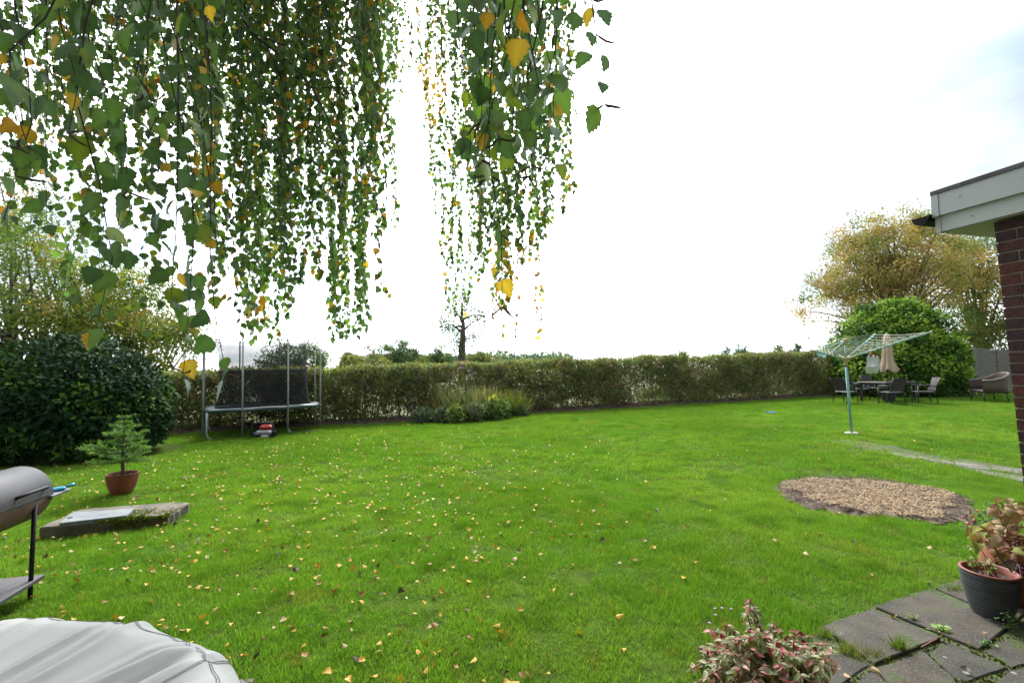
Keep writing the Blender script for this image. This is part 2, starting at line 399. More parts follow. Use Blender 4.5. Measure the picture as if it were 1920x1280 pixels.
# stepping path past the clothes dryer
PATHZ = [tuple(p[:2]) for p in gp([(1540, 822), (1600, 826), (1690, 838), (1730, 850), (1800, 860), (1940, 882), (1940, 906), (1830, 886), (1740, 864), (1670, 852), (1600, 838)])]
m_pathsoil = mat('mossy_path_soil', (0.060, 0.052, 0.026), 0.95, c2=(0.05, 0.08, 0.014), scale=4, bump=0.8)
b = MB(); b.add([(x, y, float(tz(x, y)) + 0.008) for x, y in PATHZ], [tuple(range(len(PATHZ)))])
path = tag(b.build('path', m_pathsoil, origin=(0, 0, 0)), kind='structure')
m_stone = mat('pale_path_stone', (0.085, 0.075, 0.060), 0.9, c2=(0.15, 0.135, 0.115), scale=6, bump=0.6)
for poly in ([(1672, 845), (1716, 850), (1726, 858), (1688, 857)], [(1722, 852), (1776, 861), (1796, 868), (1737, 862)], [(1781, 861), (1852, 871), (1856, 879), (1800, 871)],
             [(1828, 877), (1930, 893), (1940, 903), (1840, 885)], [(1858, 869), (1940, 881), (1940, 889), (1862, 878)]):
    P = [p[:2] for p in gp(poly, 0.03)]; Q = []
    for i in range(4):
        a, c = P[i], P[(i + 1) % 4]
        for t in (0, 0.33, 0.66): Q.append((a[0] + (c[0] - a[0]) * t + rnd.uniform(-.03, .03), a[1] + (c[1] - a[1]) * t + rnd.uniform(-.02, .02)))
    if sum(Q[i][0] * Q[(i + 1) % 12][1] - Q[(i + 1) % 12][0] * Q[i][1] for i in range(12)) < 0: Q = Q[::-1]
    z = [float(tz(*q)) for q in Q]
    MB().prism(Q, [a - 0.05 for a in z], [a + 0.016 for a in z], 0.006).build('path_stone', m_stone, path)

# round bare patch with wood chips
PATCH = [tuple(p[:2]) for p in gp([(1450, 916), (1472, 902), (1525, 894), (1600, 895), (1680, 904), (1760, 917), (1812, 933), (1830, 952), (1812, 976), (1775, 983), (1690, 974), (1600, 967), (1520, 955), (1474, 938)])]
m_patch = mat('bare_earth', (0.050, 0.035, 0.026), 0.95, c2=(0.15, 0.105, 0.068), scale=4.5, bump=0.9, bscale=25)
def fray(poly, amp, n=8):
    Q = []
    for i in range(len(poly)):
        a, c = poly[i], poly[(i + 1) % len(poly)]
        for k in range(n): t = k / n; Q.append((a[0] + (c[0] - a[0]) * t + rnd.uniform(-amp, amp), a[1] + (c[1] - a[1]) * t + rnd.uniform(-amp, amp)))
    return Q
PQ = fray(PATCH, 0.055)
b = MB(); cx = sum(p[0] for p in PQ) / len(PQ); cy = sum(p[1] for p in PQ) / len(PQ)
rings = [1.0, 0.97, 0.9, 0.75, 0.5, 0.2]; vs = []
for s_ in rings:
    for p in PQ:
        x, y = cx + (p[0] - cx) * s_, cy + (p[1] - cy) * s_
        vs.append((x, y, float(tz(x, y)) + 0.008 + 0.022 * (1 - s_) ** .5 + 0.008 * math.sin(x * 9) * math.sin(y * 11)))
n_ = len(PQ); fs = [(q * n_ + i, q * n_ + (i + 1) % n_, (q + 1) * n_ + (i + 1) % n_, (q + 1) * n_ + i) for q in range(len(rings) - 1) for i in range(n_)]
fs.append(tuple(range((len(rings) - 1) * n_, len(rings) * n_)))
b.add(vs, fs); tag(b.build('bare_earth_patch', m_patch), kind='structure')
chip = leafmat('wood_chip', 0, 0.9, 0.2)
n = 34000; t = rng.uniform(0, 2 * PI, n); rr = np.sqrt(rng.uniform(0, 1, n)) ** 1.1
ii = rng.integers(0, n_, n); PA = np.array(PQ)
w_ = rng.uniform(size=n); jj = (ii + 1) % n_; ex_ = PA[ii, 0] * (1 - w_) + PA[jj, 0] * w_; ey_ = PA[ii, 1] * (1 - w_) + PA[jj, 1] * w_
t = np.arctan2(ey_ - cy, ex_ - cx)
x = cx + (ex_ - cx) * rr * 0.98; y = cy + (ey_ - cy) * rr * 0.98
keep = (rr < 0.84 + .08 * np.sin(t * 3 + 1) + .05 * np.sin(t * 7)) | (rng.uniform(size=n) < 0.35); x, y, rr, t = x[keep], y[keep], rr[keep], t[keep]; n = len(x)
D = rv(n); D[:, 2] *= 0.06; N = np.tile([0, 0, 1.0], (n, 1)) + rv(n) * 0.35
cc = pal(n, [(0.36, 0.265, 0.16), (0.28, 0.20, 0.12), (0.16, 0.11, 0.068), (0.07, 0.048, 0.033)], [4, 3, 1.6, .8])
edge = rr > 0.86 + .10 * np.sin(t * 3 + 1) + .05 * np.sin(t * 8)
cc[edge] *= 0.0; cc[edge] += pal(int(edge.sum()), [(0.045, 0.03, 0.02), (0.11, 0.075, 0.045), (0.065, 0.045, 0.03)], [3, 1, 2])
o = leaves('wood_chips', KITE, np.stack([x, y, tz(x, y) + 0.03 + rng.uniform(0, .012, n)], -1), D, N, rng.uniform(0.010, 0.030, n), cc, chip)
tag(o, 'pale wood chips strewn over the round bare earth patch', 'wood chips')

# soil strip under the hedge
def bed_z(X, Y):
    d = np.abs(Y - (hedge_y(X) - 0.15)); return tz(X, Y) + 0.10 * (1 - ss(0.3, 0.95, d)) - 0.02 * ss(0.9, 1.2, d) + 0.025 * np.sin(X * 5.1 + Y * 3) * (1 - ss(0.5, 1.0, d))
xs = np.arange(-17, 18.6, 0.12)
off = np.linspace(-1.05, 0.8, 12); v = []; f = []
for i, x in enumerate(xs):
    for j, d in enumerate(off):
        dd = d + (0.12 * math.sin(x * 2.1) + 0.08 * math.sin(x * 5.3) if j < 2 else 0)
        y = float(hedge_y(x)) - 0.15 + dd; v.append((x, y, float(bed_z(np.array(x), np.array(y)))))
        if i and j: k = i * 12 + j; f.append((k - 13, k - 1, k, k - 12))
b = MB(); b.add(v, f); tag(b.build('flower_bed', m_soil, smooth=True, origin=(0, 0, 0)), kind='structure')
litter = leafmat('leaf_litter', 0, 0.9, 0.2)
n = 5000; x = rng.uniform(-14, 17, n); y = hedge_y(x) - 0.15 + rng.normal(-0.35, 0.33, n)
o = leaves('leaf_litter', KITE, np.stack([x, y, bed_z(x, y) + 0.01], -1), rv(n) * [1, 1, .25], np.tile([0, 0, 1.0], (n, 1)) + rv(n) * 0.5, rng.uniform(.04, .09, n),
           pal(n, [(0.10, 0.05, 0.03), (0.20, 0.10, 0.05), (0.05, 0.03, 0.02), (0.06, 0.09, 0.02)], [4, 2, 3, 2]), litter)
tag(o, 'brown leaf litter under the clipped hedge', 'leaf litter')

# ================================================================== BUILDING CORNER
WD = Vector((-0.256, 0.967, 0)).normalized(); ND = Vector((WD.y, -WD.x, 0))      # along the wall / into the building
C0 = Vector((3.36, 3.08, 0)); LEAN = 0.034
bld = thing('brick_building', C0, 'red brick building corner with white fascia boards under a flat roof', 'building')
mort = mat('mortar', (0.26, 0.23, 0.18), 0.95, bump=0.5, bscale=80)
bmats = [mat('brick_dark_red', (0.055, 0.015, 0.012), 0.9, var=0.35, scale=25, bump=0.7, bscale=120), mat('brick_purple_brown', (0.032, 0.012, 0.012), 0.9, var=0.35, scale=25, bump=0.7, bscale=120),
         mat('brick_red', (0.075, 0.016, 0.012), 0.9, var=0.3, scale=25, bump=0.7, bscale=120)]
m_white = mat('white_fascia', (0.43, 0.455, 0.45), 0.45, var=0.04, scale=3)
m_felt = mat('grey_roof_felt', (0.10, 0.10, 0.10), 0.9, var=0.2, scale=14)
m_blk = mat('black_plastic', (0.005, 0.0055, 0.008), 0.5, spec=.15)
HT = 2.585
def wp(a, b_, z, lean=True):                  # a along the wall (from the corner, towards the camera), b_ into the building
    p = C0 - WD * a + ND * b_; p.z = z
    if lean: p += WD * (LEAN * (z - 1.0)) - ND * (0.0 * z)
    return p
wl = MB()
L = 7.0; Dp = 5.0; ee = 0.006
wl.add([wp(ee, ee, -0.1), wp(L, ee, -0.1), wp(L, Dp, -0.1), wp(ee, Dp, -0.1), wp(ee, ee, HT), wp(L, ee, HT), wp(L, Dp, HT), wp(ee, Dp, HT)],
       [(0, 1, 5, 4), (1, 2, 6, 5), (2, 3, 7, 6), (3, 0, 4, 7), (4, 5, 6, 7)])
wall = wl.build('wall', mort, bld)
bl, bh, bw, j = 0.215, 0.065, 0.1025, 0.010
bmeshes = {}
def brick(a0, a1, b0, b1, z0):
    mb = MB(); z1 = z0 + bh
    q = [wp(a0, b0, z0), wp(a1, b0, z0), wp(a1, b1, z0), wp(a0, b1, z0), wp(a0, b0, z1), wp(a1, b0, z1), wp(a1, b1, z1), wp(a0, b1, z1)]
    mb.add(q, [(0, 1, 5, 4), (1, 2, 6, 5), (2, 3, 7, 6), (3, 0, 4, 7), (4, 5, 6, 7), (3, 2, 1, 0)])
    mb.build('brick', rnd.choices(bmats, [4, 5, 2])[0], wall)
course = 0
z = HT - 0.004 - bh
zs = []
while z > -0.05: zs.append(z); z -= bh + j
for ci, z in enumerate(zs):
    head = ci % 2
    a = 0.0
    if head:                                  # header at the corner, then stretchers
        brick(0.0, bw, 0.0, bl, z); a = bw + j
    else:
        brick(0.0, bl, 0.0, bw, z); a = bl + j
    while a < 0.62:
        brick(a, a + bl, 0.0 + rnd.uniform(-.001, .002), 0.03, z); a += bl + j
    a = (bl if head else bw) + j              # around the corner
    while a < 0.55:
        brick(0.0, 0.03, a, a + bl, z); a += bl + j
# further wall faces as courses of long blocks (out of the photograph)
rest = MB()
for ci, z in enumerate(zs):
    a = 0.7875 if ci % 2 else 0.675
    while a < L - 0.3:
        q = [wp(a, 0.0, z), wp(a + bl, 0.0, z), wp(a + bl, .03, z), wp(a, .03, z), wp(a, 0.0, z + bh), wp(a + bl, 0.0, z + bh), wp(a + bl, .03, z + bh), wp(a, .03, z + bh)]
        rest.add(q, [(0, 1, 5, 4), (1, 2, 6, 5), (3, 0, 4, 7), (4, 5, 6, 7)]); a += bl + j
o = rest.build('brickwork', bmats[0], wall); o['kind'] = 'stuff'
def bar(a0, a1, b0, b1, z0, z1, name, m, par=bld):
    mb = MB(); q = [wp(a0, b0, z0, 0), wp(a1, b0, z0, 0), wp(a1, b1, z0, 0), wp(a0, b1, z0, 0), wp(a0, b0, z1, 0), wp(a1, b0, z1, 0), wp(a1, b1, z1, 0), wp(a0, b1, z1, 0)]
    mb.add(q, [(0, 1, 5, 4), (1, 2, 6, 5), (2, 3, 7, 6), (3, 0, 4, 7), (4, 5, 6, 7), (3, 2, 1, 0)]); return mb.build(name, m, par)
OV = -0.36
roof = bar(OV - 0.02, L, -0.075, Dp + 0.4, 2.885, 2.915, 'roof', m_felt)
bar(OV + 0.02, L, -0.045, -0.024, 2.60, 2.742, 'fascia', m_white)          # lower board
bar(OV - 0.012, OV + 0.022, -0.05, -0.02, 2.597, 2.742, 'fascia_end_cap', m_white)
bar(OV + 0.03, L, -0.068, -0.046, 2.72, 2.883, 'fascia', m_white)          # upper board, proud of the lower
bar(OV - 0.018, OV + 0.028, -0.072, -0.044, 2.717, 2.883, 'fascia_end_cap', m_white)
bar(OV - 0.004, OV + 0.016, -0.018, Dp, 2.60, 2.88, 'eaves_board', m_white)
bar(OV + 0.02, L, -0.022, Dp, 2.592, 2.604, 'soffit', mat('soffit', (0.42, 0.43, 0.38), 0.6, var=0.05))
sx = MB()
for a, zz in ((-0.2, 2.82), (0.15, 2.81), (-0.15, 2.66)):
    sx.tube([wp(a, -0.067 if zz > 2.75 else -0.044, zz, 0), wp(a, -0.075 if zz > 2.75 else -0.052, zz - 0.001, 0)], 0.006, 8)
sx.build('fixing', m_white, bld)
# black half round gutter along the far eaves, its end seen past the fascia
gt = MB(); pr = []
for k in range(9):
    t = PI * k / 8; pr.append((-0.06 - 0.06 * math.cos(t), -0.062 * math.sin(t)))
vs = []
for bb in (-0.10, Dp):
    for u, vv in pr: vs.append(wp(OV - 0.018 + u - 0.0, bb, 2.735 + vv, 0))
    for u, vv in pr[::-1]: vs.append(wp(OV - 0.018 + u * 1.0, bb, 2.742 + vv * 0.9, 0))
k = 18; fs = [(i, (i + 1) % k, k + (i + 1) % k, k + i) for i in range(k)] + [tuple(range(9)), tuple(range(k, k + 9))]
gt.add(vs, fs); gt.build('gutter', m_blk, bld, smooth=False)

# unseen house behind the viewpoint, put there to shade the terrace and near lawn
hw = MB(); hw.add([(x, y, z) for z in (-.1, 2.6) for x, y in ((-9, -6.5), (4.6, -6.5), (4.6, -1.75), (-9, -1.75))], [(0, 3, 2, 1), (0, 1, 5, 4), (1, 2, 6, 5), (2, 3, 7, 6), (3, 0, 4, 7)]); hw.build('unseen_house_wall', bmats[0], bld)
hr = MB(); hr.add([(-9.4, -1.35, 2.5), (5.0, -1.35, 2.5), (5.0, -4.1, 6.2), (-9.4, -4.1, 6.2), (-9.4, -6.9, 2.5), (5.0, -6.9, 2.5)], [(0, 1, 2, 3), (3, 2, 5, 4), (0, 3, 4), (1, 5, 2)]); hr.build('unseen_house_roof', mat('roof_tiles', (.11, .05, .04), .9, var=.3, scale=12), bld)

# ================================================================== FENCE
fm = mat('weathered_fence_board', (0.17, 0.155, 0.14), 0.9, var=0.3, scale=3, stretch=(1, 1, 14), bump=0.5)
fpost = mat('concrete_post', (0.18, 0.17, 0.155), 0.9, var=0.15, scale=6, bump=0.4)
F0 = at(1829, 700, 20.6); F0.z = float(tz(F0.x, F0.y))
fd = Vector((0.995, -0.10, 0)).normalized()
fen = thing('fence', F0, 'grey weathered panel fence of overlapping boards beside a concrete post', 'fence')
for k in range(-1, 4):
    p = F0 + fd * 1.85 * k
    MB().box((p.x, p.y, p.z + 0.98), (0.12, 0.10, 2.06), b=0.012).build('post', fpost, fen)
    if k == 3: break
    ang = Matrix.Rotation(math.atan2(fd.y, fd.x), 3, 'Z')
    c = p + fd * 0.925
    for q in range(13):
        zz = c.z + 0.22 + q * 0.128
        rot = ang @ Matrix.Rotation(R(7 + rnd.uniform(-2, 2)), 3, 'X') @ Matrix.Rotation(R(rnd.uniform(-.5, .5)), 3, 'Y')
        MB().box((c.x, c.y, zz + 0.07), (1.70, 0.016, 0.155 + rnd.uniform(-.01, .01)), rot).build('slat', fm, fen)
    MB().box((c.x, c.y, c.z + 0.07), (1.72, 0.05, 0.20), ang).build('gravel_board', fpost, fen)
    MB().box((c.x, c.y - 0.0, c.z + 1.94), (1.72, 0.05, 0.03), ang).build('capping', fm, fen)
    for s_ in (-0.84, 0.0, 0.84):
        pp = c + fd * s_ - Vector((-fd.y, fd.x, 0)) * 0.03
        MB().box((pp.x, pp.y, c.z + 1.05), (0.045, 0.025, 1.7), ang).build('batten', fm, fen)

# ================================================================== HEDGE
hl = leafmat('hedge_leaf', 0.34, 0.6, 0.3)
twigm = mat('hedge_twig', (0.085, 0.060, 0.045), 0.9, var=0.3)
H0 = (0, float(hedge_y(0)), float(tz(0, hedge_y(0))))
hedge = thing('hedge', H0, 'long clipped hedge with sparse autumn leaves along the back of the lawn', 'hedge')
def hx_sample(n):                             # denser at the near, left end
    u = rng.uniform(0, 1, n); x = -15.5 + 34.0 * u; return x
hh = lambda x: 1.86 + 0.012 * x + 0.035 * np.sin(x * 1.3) + 0.03 * np.sin(x * 3.7 + 1)
nc = 15500; x = hx_sample(nc); kz = rng.uniform(0, 1, nc) ** 0.85
yo = np.where(rng.uniform(size=nc) < 0.62, rng.uniform(-0.55, -0.2, nc), rng.uniform(-0.2, 0.5, nc))
dens = 0.5 + 0.35 * np.sin(x * 1.9 + 3 * kz) + 0.3 * np.sin(x * 0.83 - 4 * kz + 2) + 0.35 * (kz > 0.85) - 0.12 * (kz < 0.12)
keep = rng.uniform(size=nc) < np.clip(dens + 0.36, 0.42, 1); x, kz, yo = x[keep], kz[keep], yo[keep]; nc = len(x)
per = 20
ci = np.repeat(np.arange(nc), per); n = len(ci)
tint = pal(nc, [(0.115, 0.165, 0.05), (0.17, 0.205, 0.065), (0.25, 0.235, 0.085), (0.21, 0.155, 0.10), (0.07, 0.12, 0.042)], [4.2, 4, 2.4, 2.8, 1.8])
px_ = x[ci] + rng.normal(0, 0.10, n); pz = kz[ci] * hh(px_) + rng.normal(0, 0.07, n); py_ = hedge_y(px_) + yo[ci] + rng.normal(0, 0.06, n)
pz = np.clip(pz, 0.1, hh(px_) + rng.uniform(-0.08, 0.06, n))
cc = tint[ci] * rng.uniform(0.7, 1.35, (n, 1)); br = rng.uniform(size=n) < 0.08; cc[br] = pal(int(br.sum()), [(0.22, 0.14, 0.08), (0.32, 0.27, 0.13)], [2, 1])
leaves('foliage', KITE, np.stack([px_, py_, tz(px_, py_) + pz], -1), rv(n) + [0, -.2, -.3], rv(n) + [0, -.8, .5], rng.uniform(.05, .095, n), cc, hl, hedge)
# fine twigs
nt_ = 14000; x = hx_sample(nt_); kz = rng.uniform(0.05, 1, nt_); y = hedge_y(x) + rng.uniform(-.5, .45, nt_)
d = rv(nt_) * [0.8, 0.6, 0.6] + [0, 0, .55]
STICK = tpl([(-.014, 0, 0), (.014, 0, 0), (.006, 1, .04), (-.006, 1, .04), (0, 0, .02), (0, 1, .05)], [(0, 1, 2, 3), (1, 4, 5, 2), (4, 0, 3, 5)])
leaves('twigs', STICK, np.stack([x, y, tz(x, y) + kz * hh(x) * 0.88], -1), d, rv(nt_), rng.uniform(.18, .5, nt_), pal(nt_, [(0.13, 0.10, 0.085), (0.19, 0.15, 0.125), (0.07, 0.055, 0.045)], [3, 2, 2]), leafmat('twig_bark', 0, 0.9, 0.2), hedge)
x = -15.2
while x < 18.2:                               # upright stems, forked
    y = float(hedge_y(x)) + rnd.uniform(-.15, .2); z0 = float(tz(x, y)); mb = MB(); r = rnd.uniform(.016, .042)
    p = Vector((x, y, z0)); pts = [p]
    for k in range(4): p = p + Vector((rnd.uniform(-.09, .09), rnd.uniform(-.07, .07), .32)); pts.append(p)
    mb.tube(pts, [r, r * .85, r * .7, r * .5, r * .3], 6)
    for k in (1, 2, 3, 2):
        q = pts[k]; e = q + Vector((rnd.uniform(-.4, .4), rnd.uniform(-.25, .2), rnd.uniform(.3, .6)))
        mb.tube([q, (q + e) / 2 + Vector((rnd.uniform(-.05, .05), 0, .03)), e], [r * .5, r * .4, r * .2], 5)
    mb.build('stem', twigm, hedge, smooth=True); x += rnd.uniform(.16, .42)
# ================================================================== TREES AND BUSHES
bark = mat('bark', (0.075, 0.060, 0.048), 0.95, var=0.35, scale=10, stretch=(1, 1, .25), bump=0.8, bscale=20)
lm_tree = leafmat('tree_leaf', 0.28, 0.6, 0.25)
def branch_curve(a, b_, sag=0.1, n=6, wob=0.06):
    a, b_ = Vector(a), Vector(b_); L_ = (b_ - a).length; pts = []
    o1, o2 = rnd.uniform(-wob, wob), rnd.uniform(-wob, wob)
    for i in range(n + 1):
        t = i / n; p = a.lerp(b_, t); s_ = math.sin(PI * t)
        pts.append(p + Vector((o1 * s_ * L_, o2 * s_ * L_, sag * s_ * L_)))
    return pts
def make_tree(name, base, label, crowns, nleaf, lsize, cols, wts, trunk_r=0.2, nclump=140, csize=0.5, cat='tree', group=None, trunk_h=None, stems=1, spread=0.5, shape=KITE, shell=0.55, limbs=26, m=None, jit=0.22):
    base = Vector(base); base.z = float(tz(base.x, base.y)) - 0.05
    t = thing(name, base, label, cat, group)
    C = np.array([list(c[0]) for c in crowns]); Rr = np.array([list(c[1]) for c in crowns]); W = np.array([c[2] if len(c) > 2 else 1.0 for c in crowns])
    vol = np.prod(Rr, 1) ** 0.7 * W; k = rng.choice(len(C), nclump, p=vol / vol.sum())
    dirs = rv(nclump); rad = np.where(rng.uniform(size=nclump) < shell, rng.uniform(0.75, 1.02, nclump), rng.uniform(0.15, 0.8, nclump))
    cl = C[k] + dirs * rad[:, None] * Rr[k]
    top = cl[:, 2].max()
    tm = MB(); th = trunk_h or (C[0][2] - Rr[0][2] * 0.3 - base.z)
    forks = []
    for s_ in range(stems):
        off = Vector((rnd.uniform(-spread, spread), rnd.uniform(-spread, spread), 0)) if stems > 1 else Vector((0, 0, 0))
        e = base + off * 2.2 + Vector((rnd.uniform(-.2, .2), 0, th))
        pts = branch_curve(base + off * 0.4, e, 0, 6, 0.03)
        r_ = trunk_r / math.sqrt(stems)
        tm.tube(pts, [r_ * (1.25 - 0.75 * i / 6) for i in range(7)], 8); forks.append(pts)
    order = rng.permutation(nclump)[:limbs]
    for i in order:
        f_ = forks[rnd.randrange(len(forks))]; a = f_[rnd.randrange(3, 7)]; e = Vector(cl[i])
        r_ = trunk_r * 0.32 / math.sqrt(stems) ** 0.5
        tm.tube(branch_curve(a, e, 0.06, 5, 0.07), [r_ * (1 - 0.85 * q / 5) for q in range(6)], 5)
    tm.build('trunk', bark, t, smooth=True)
    per = max(1, nleaf // nclump); ci = np.repeat(np.arange(nclump), per); n = len(ci)
    sc_l = rng.uniform(0.6, 1.35, nclump) * csize
    off = rng.normal(0, 1, (n, 3)) * sc_l[ci][:, None] * [0.5, 0.5, 0.36]
    tint = pal(nclump, cols, wts, jit)
    cc = tint[ci] * rng.uniform(0.75, 1.3, (n, 1))
    P = cl[ci] + off
    P[:, 2] = np.maximum(P[:, 2], base.z + 0.15)
    leaves('crown', shape, P, rv(n) + [0, 0, -.35], rv(n) + [0, -.2, .6], rng.uniform(.7, 1.35, n) * lsize, cc, m or lm_tree, t)
    return t
def E(px, py, rx, ry, Y, w=1.0, dy=1.0):
    return (tuple(at(px, py, Y)), (rx / F * Y, rx / F * Y * dy, ry / F * Y), w)

YG = [(0.12, 0.18, 0.035), (0.19, 0.22, 0.045), (0.25, 0.20, 0.05), (0.08, 0.14, 0.03)]
make_tree('garden_tree', at(70, 690, 16.5), 'tall loose multi-stemmed tree with thinning olive leaves behind the dark evergreen bush',
          [E(70, 500, 120, 130, 16.5), E(-60, 430, 160, 190, 17.5), E(120, 590, 120, 70, 16)], 26000, 0.105, YG, [4, 3, 1.2, 2], 0.28, 260, 0.6, stems=4, spread=0.6, trunk_h=3.2, shell=0.4, limbs=50)
make_tree('garden_tree', at(235, 700, 17.5), 'yellowing rounded tree between the dark evergreen bush and the hedge',
          [E(225, 570, 95, 85, 17.5), E(305, 635, 62, 60, 17.0, 1.2), E(170, 620, 80, 60, 16.5)], 24000, 0.10, [(0.15, 0.21, 0.035), (0.23, 0.25, 0.045), (0.30, 0.23, 0.06), (0.09, 0.14, 0.03)], [3.4, 3, 1.3, 1.6], 0.2, 190, 0.55, stems=3, trunk_h=2.0, shell=0.5)
AUT = [(0.34, 0.25, 0.085), (0.28, 0.245, 0.08), (0.38, 0.26, 0.10), (0.20, 0.21, 0.065), (0.12, 0.16, 0.045)]
make_tree('autumn_tree', at(1670, 700, 30), 'large spreading tree with tawny autumn leaves behind the rounded green bush',
          [E(1680, 505, 120, 105, 30, 1.6), E(1590, 545, 70, 85, 30, 0.7), E(1525, 565, 45, 70, 30, 0.3), E(1722, 425, 45, 45, 30, .7), E(1620, 450, 70, 45, 30, .6), E(1790, 520, 70, 80, 31, .9)],
          60000, 0.13, AUT, [4, 3, 3, 2.4, 1.8], 0.42, 620, 0.72, stems=4, spread=0.7, trunk_h=3.8, shell=0.45, limbs=70)
make_tree('autumn_tree', at(1840, 700, 32), 'dark green tree with orange tinged leaves between the tawny tree and the brick wall',
          [E(1840, 540, 62, 95, 32), E(1850, 620, 60, 45, 30), E(1800, 470, 50, 40, 33, .6)], 19000, 0.15, [(0.085, 0.14, 0.034), (0.15, 0.17, 0.04), (0.30, 0.18, 0.05), (0.06, 0.10, 0.028)], [4, 3, 1.6, 2], 0.3, 260, 0.8, stems=2, trunk_h=3.2, shell=0.5, limbs=34)

# leafy evergreen bushes with glossy leaves
gloss = leafmat('glossy_leaf', 0.14, 0.6, 0.035, 0.15)
def make_bush(name, label, base, lobes, n, size, cols, wts, tops, topcol, cat='bush', core=0.80):
    base = Vector(base); base.z = float(tz(base.x, base.y)) - 0.03
    t = thing(name, base, label, cat)
    sm_ = MB()
    for k in range(9):
        e = Vector(lobes[k % len(lobes)][0]) + Vector((rnd.uniform(-.8, .8), rnd.uniform(-.5, .5), rnd.uniform(-.2, .5)))
        sm_.tube(branch_curve(base + Vector((rnd.uniform(-.4, .4), rnd.uniform(-.2, .2), 0)), e, 0.03, 5), [.05, .045, .04, .03, .02, .01], 5)
    sm_.build('stem', bark, t, smooth=True)
    C = np.array([l[0] for l in lobes]); Rr = np.array([l[1] for l in lobes]); vol = (Rr[:, 0] * Rr[:, 2]); k = rng.choice(len(C), n * 3, p=vol / vol.sum())
    ncl = 700; dcl = rv(ncl)                 # shoots give the surface lumps
    d = rv(n * 3); a = rng.uniform(size=n * 3)
    lump = 1 + 0.055 * np.sin(d[:, 0] * 9 + k) * np.sin(d[:, 2] * 8 + 2 * k) + 0.04 * np.sin(d[:, 1] * 17 + d[:, 2] * 13)
    rad = np.where(a < 0.72, rng.uniform(0.93, 1.03, n * 3), rng.uniform(core - .1, 0.95, n * 3)) * lump
    P = C[k] + d * rad[:, None] * Rr[k]
    gz = tz(P[:, 0], P[:, 1])
    ok = P[:, 2] > gz + 0.12
    for c_, r_ in zip(C, Rr): ok &= ~(np.sum(((P - c_) / r_) ** 2, 1) < (core - 0.12) ** 2)
    P, d, k = P[ok][:n], d[ok][:n], k[ok][:n]; n = len(P)
    nrm = norm(d / Rr[k])
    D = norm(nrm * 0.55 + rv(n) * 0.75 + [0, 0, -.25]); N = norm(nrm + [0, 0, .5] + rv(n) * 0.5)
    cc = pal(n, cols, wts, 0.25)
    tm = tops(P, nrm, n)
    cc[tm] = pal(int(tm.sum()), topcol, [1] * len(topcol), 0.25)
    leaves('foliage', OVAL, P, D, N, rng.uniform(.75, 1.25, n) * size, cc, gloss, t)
    # twiggy inside that stops the light
    m_ = 2500; kk = rng.choice(len(C), m_, p=vol / vol.sum()); Pi = C[kk] + rv(m_) * rng.uniform(.25, .8, (m_, 1)) * Rr[kk]; Pi = Pi[Pi[:, 2] > tz(Pi[:, 0], Pi[:, 1]) + .1]
    leaves('inner_foliage', OVAL, Pi, rv(len(Pi)), rv(len(Pi)), rng.uniform(1.2, 2.0, len(Pi)) * size, pal(len(Pi), cols, wts, .2), gloss, t)
    return t
def shoots(P, thresh, sc_=2.2, seed=0.0):
    q = np.sin(P[:, 0] * sc_ * 2.1 + seed) * np.sin(P[:, 1] * sc_ * 1.7 + 1) + np.sin(P[:, 2] * sc_ * 2.7 + P[:, 0] * sc_ + seed)
    return q > thresh
make_bush('evergreen_bush', 'big rounded dark evergreen bush beside the lawn, behind the potted conifer', (-9.3, 9.6, 0),
          [((-9.45, 9.8, 0.85), (1.85, 1.5, 1.44)), ((-8.65, 9.5, 0.6), (1.3, 1.3, 1.22)), ((-10.5, 9.3, 0.55), (1.5, 1.4, 1.2))], 22000, 0.105,
          [(0.012, 0.032, 0.013), (0.018, 0.044, 0.018), (0.026, 0.058, 0.022)], [4, 3, 2],
          lambda P, N, n: shoots(P, 0.25) & (rng.uniform(size=n) < .45) & (P[:, 0] > -10.2), [(0.065, 0.135, 0.018), (0.045, 0.10, 0.016)])
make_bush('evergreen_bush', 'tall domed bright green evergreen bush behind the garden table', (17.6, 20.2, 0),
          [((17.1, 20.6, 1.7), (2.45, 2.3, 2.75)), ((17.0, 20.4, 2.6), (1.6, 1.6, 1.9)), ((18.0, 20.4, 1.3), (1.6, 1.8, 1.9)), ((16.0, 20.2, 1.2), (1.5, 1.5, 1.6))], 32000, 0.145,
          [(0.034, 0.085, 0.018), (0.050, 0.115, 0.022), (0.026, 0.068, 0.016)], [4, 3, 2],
          lambda P, N, n: ((N[:, 2] > -0.25) & (rng.uniform(size=n) < .75) & shoots(P, -0.5, 1.8)) | (rng.uniform(size=n) < .12), [(0.19, 0.31, 0.035), (0.14, 0.25, 0.03), (0.24, 0.34, 0.06)])

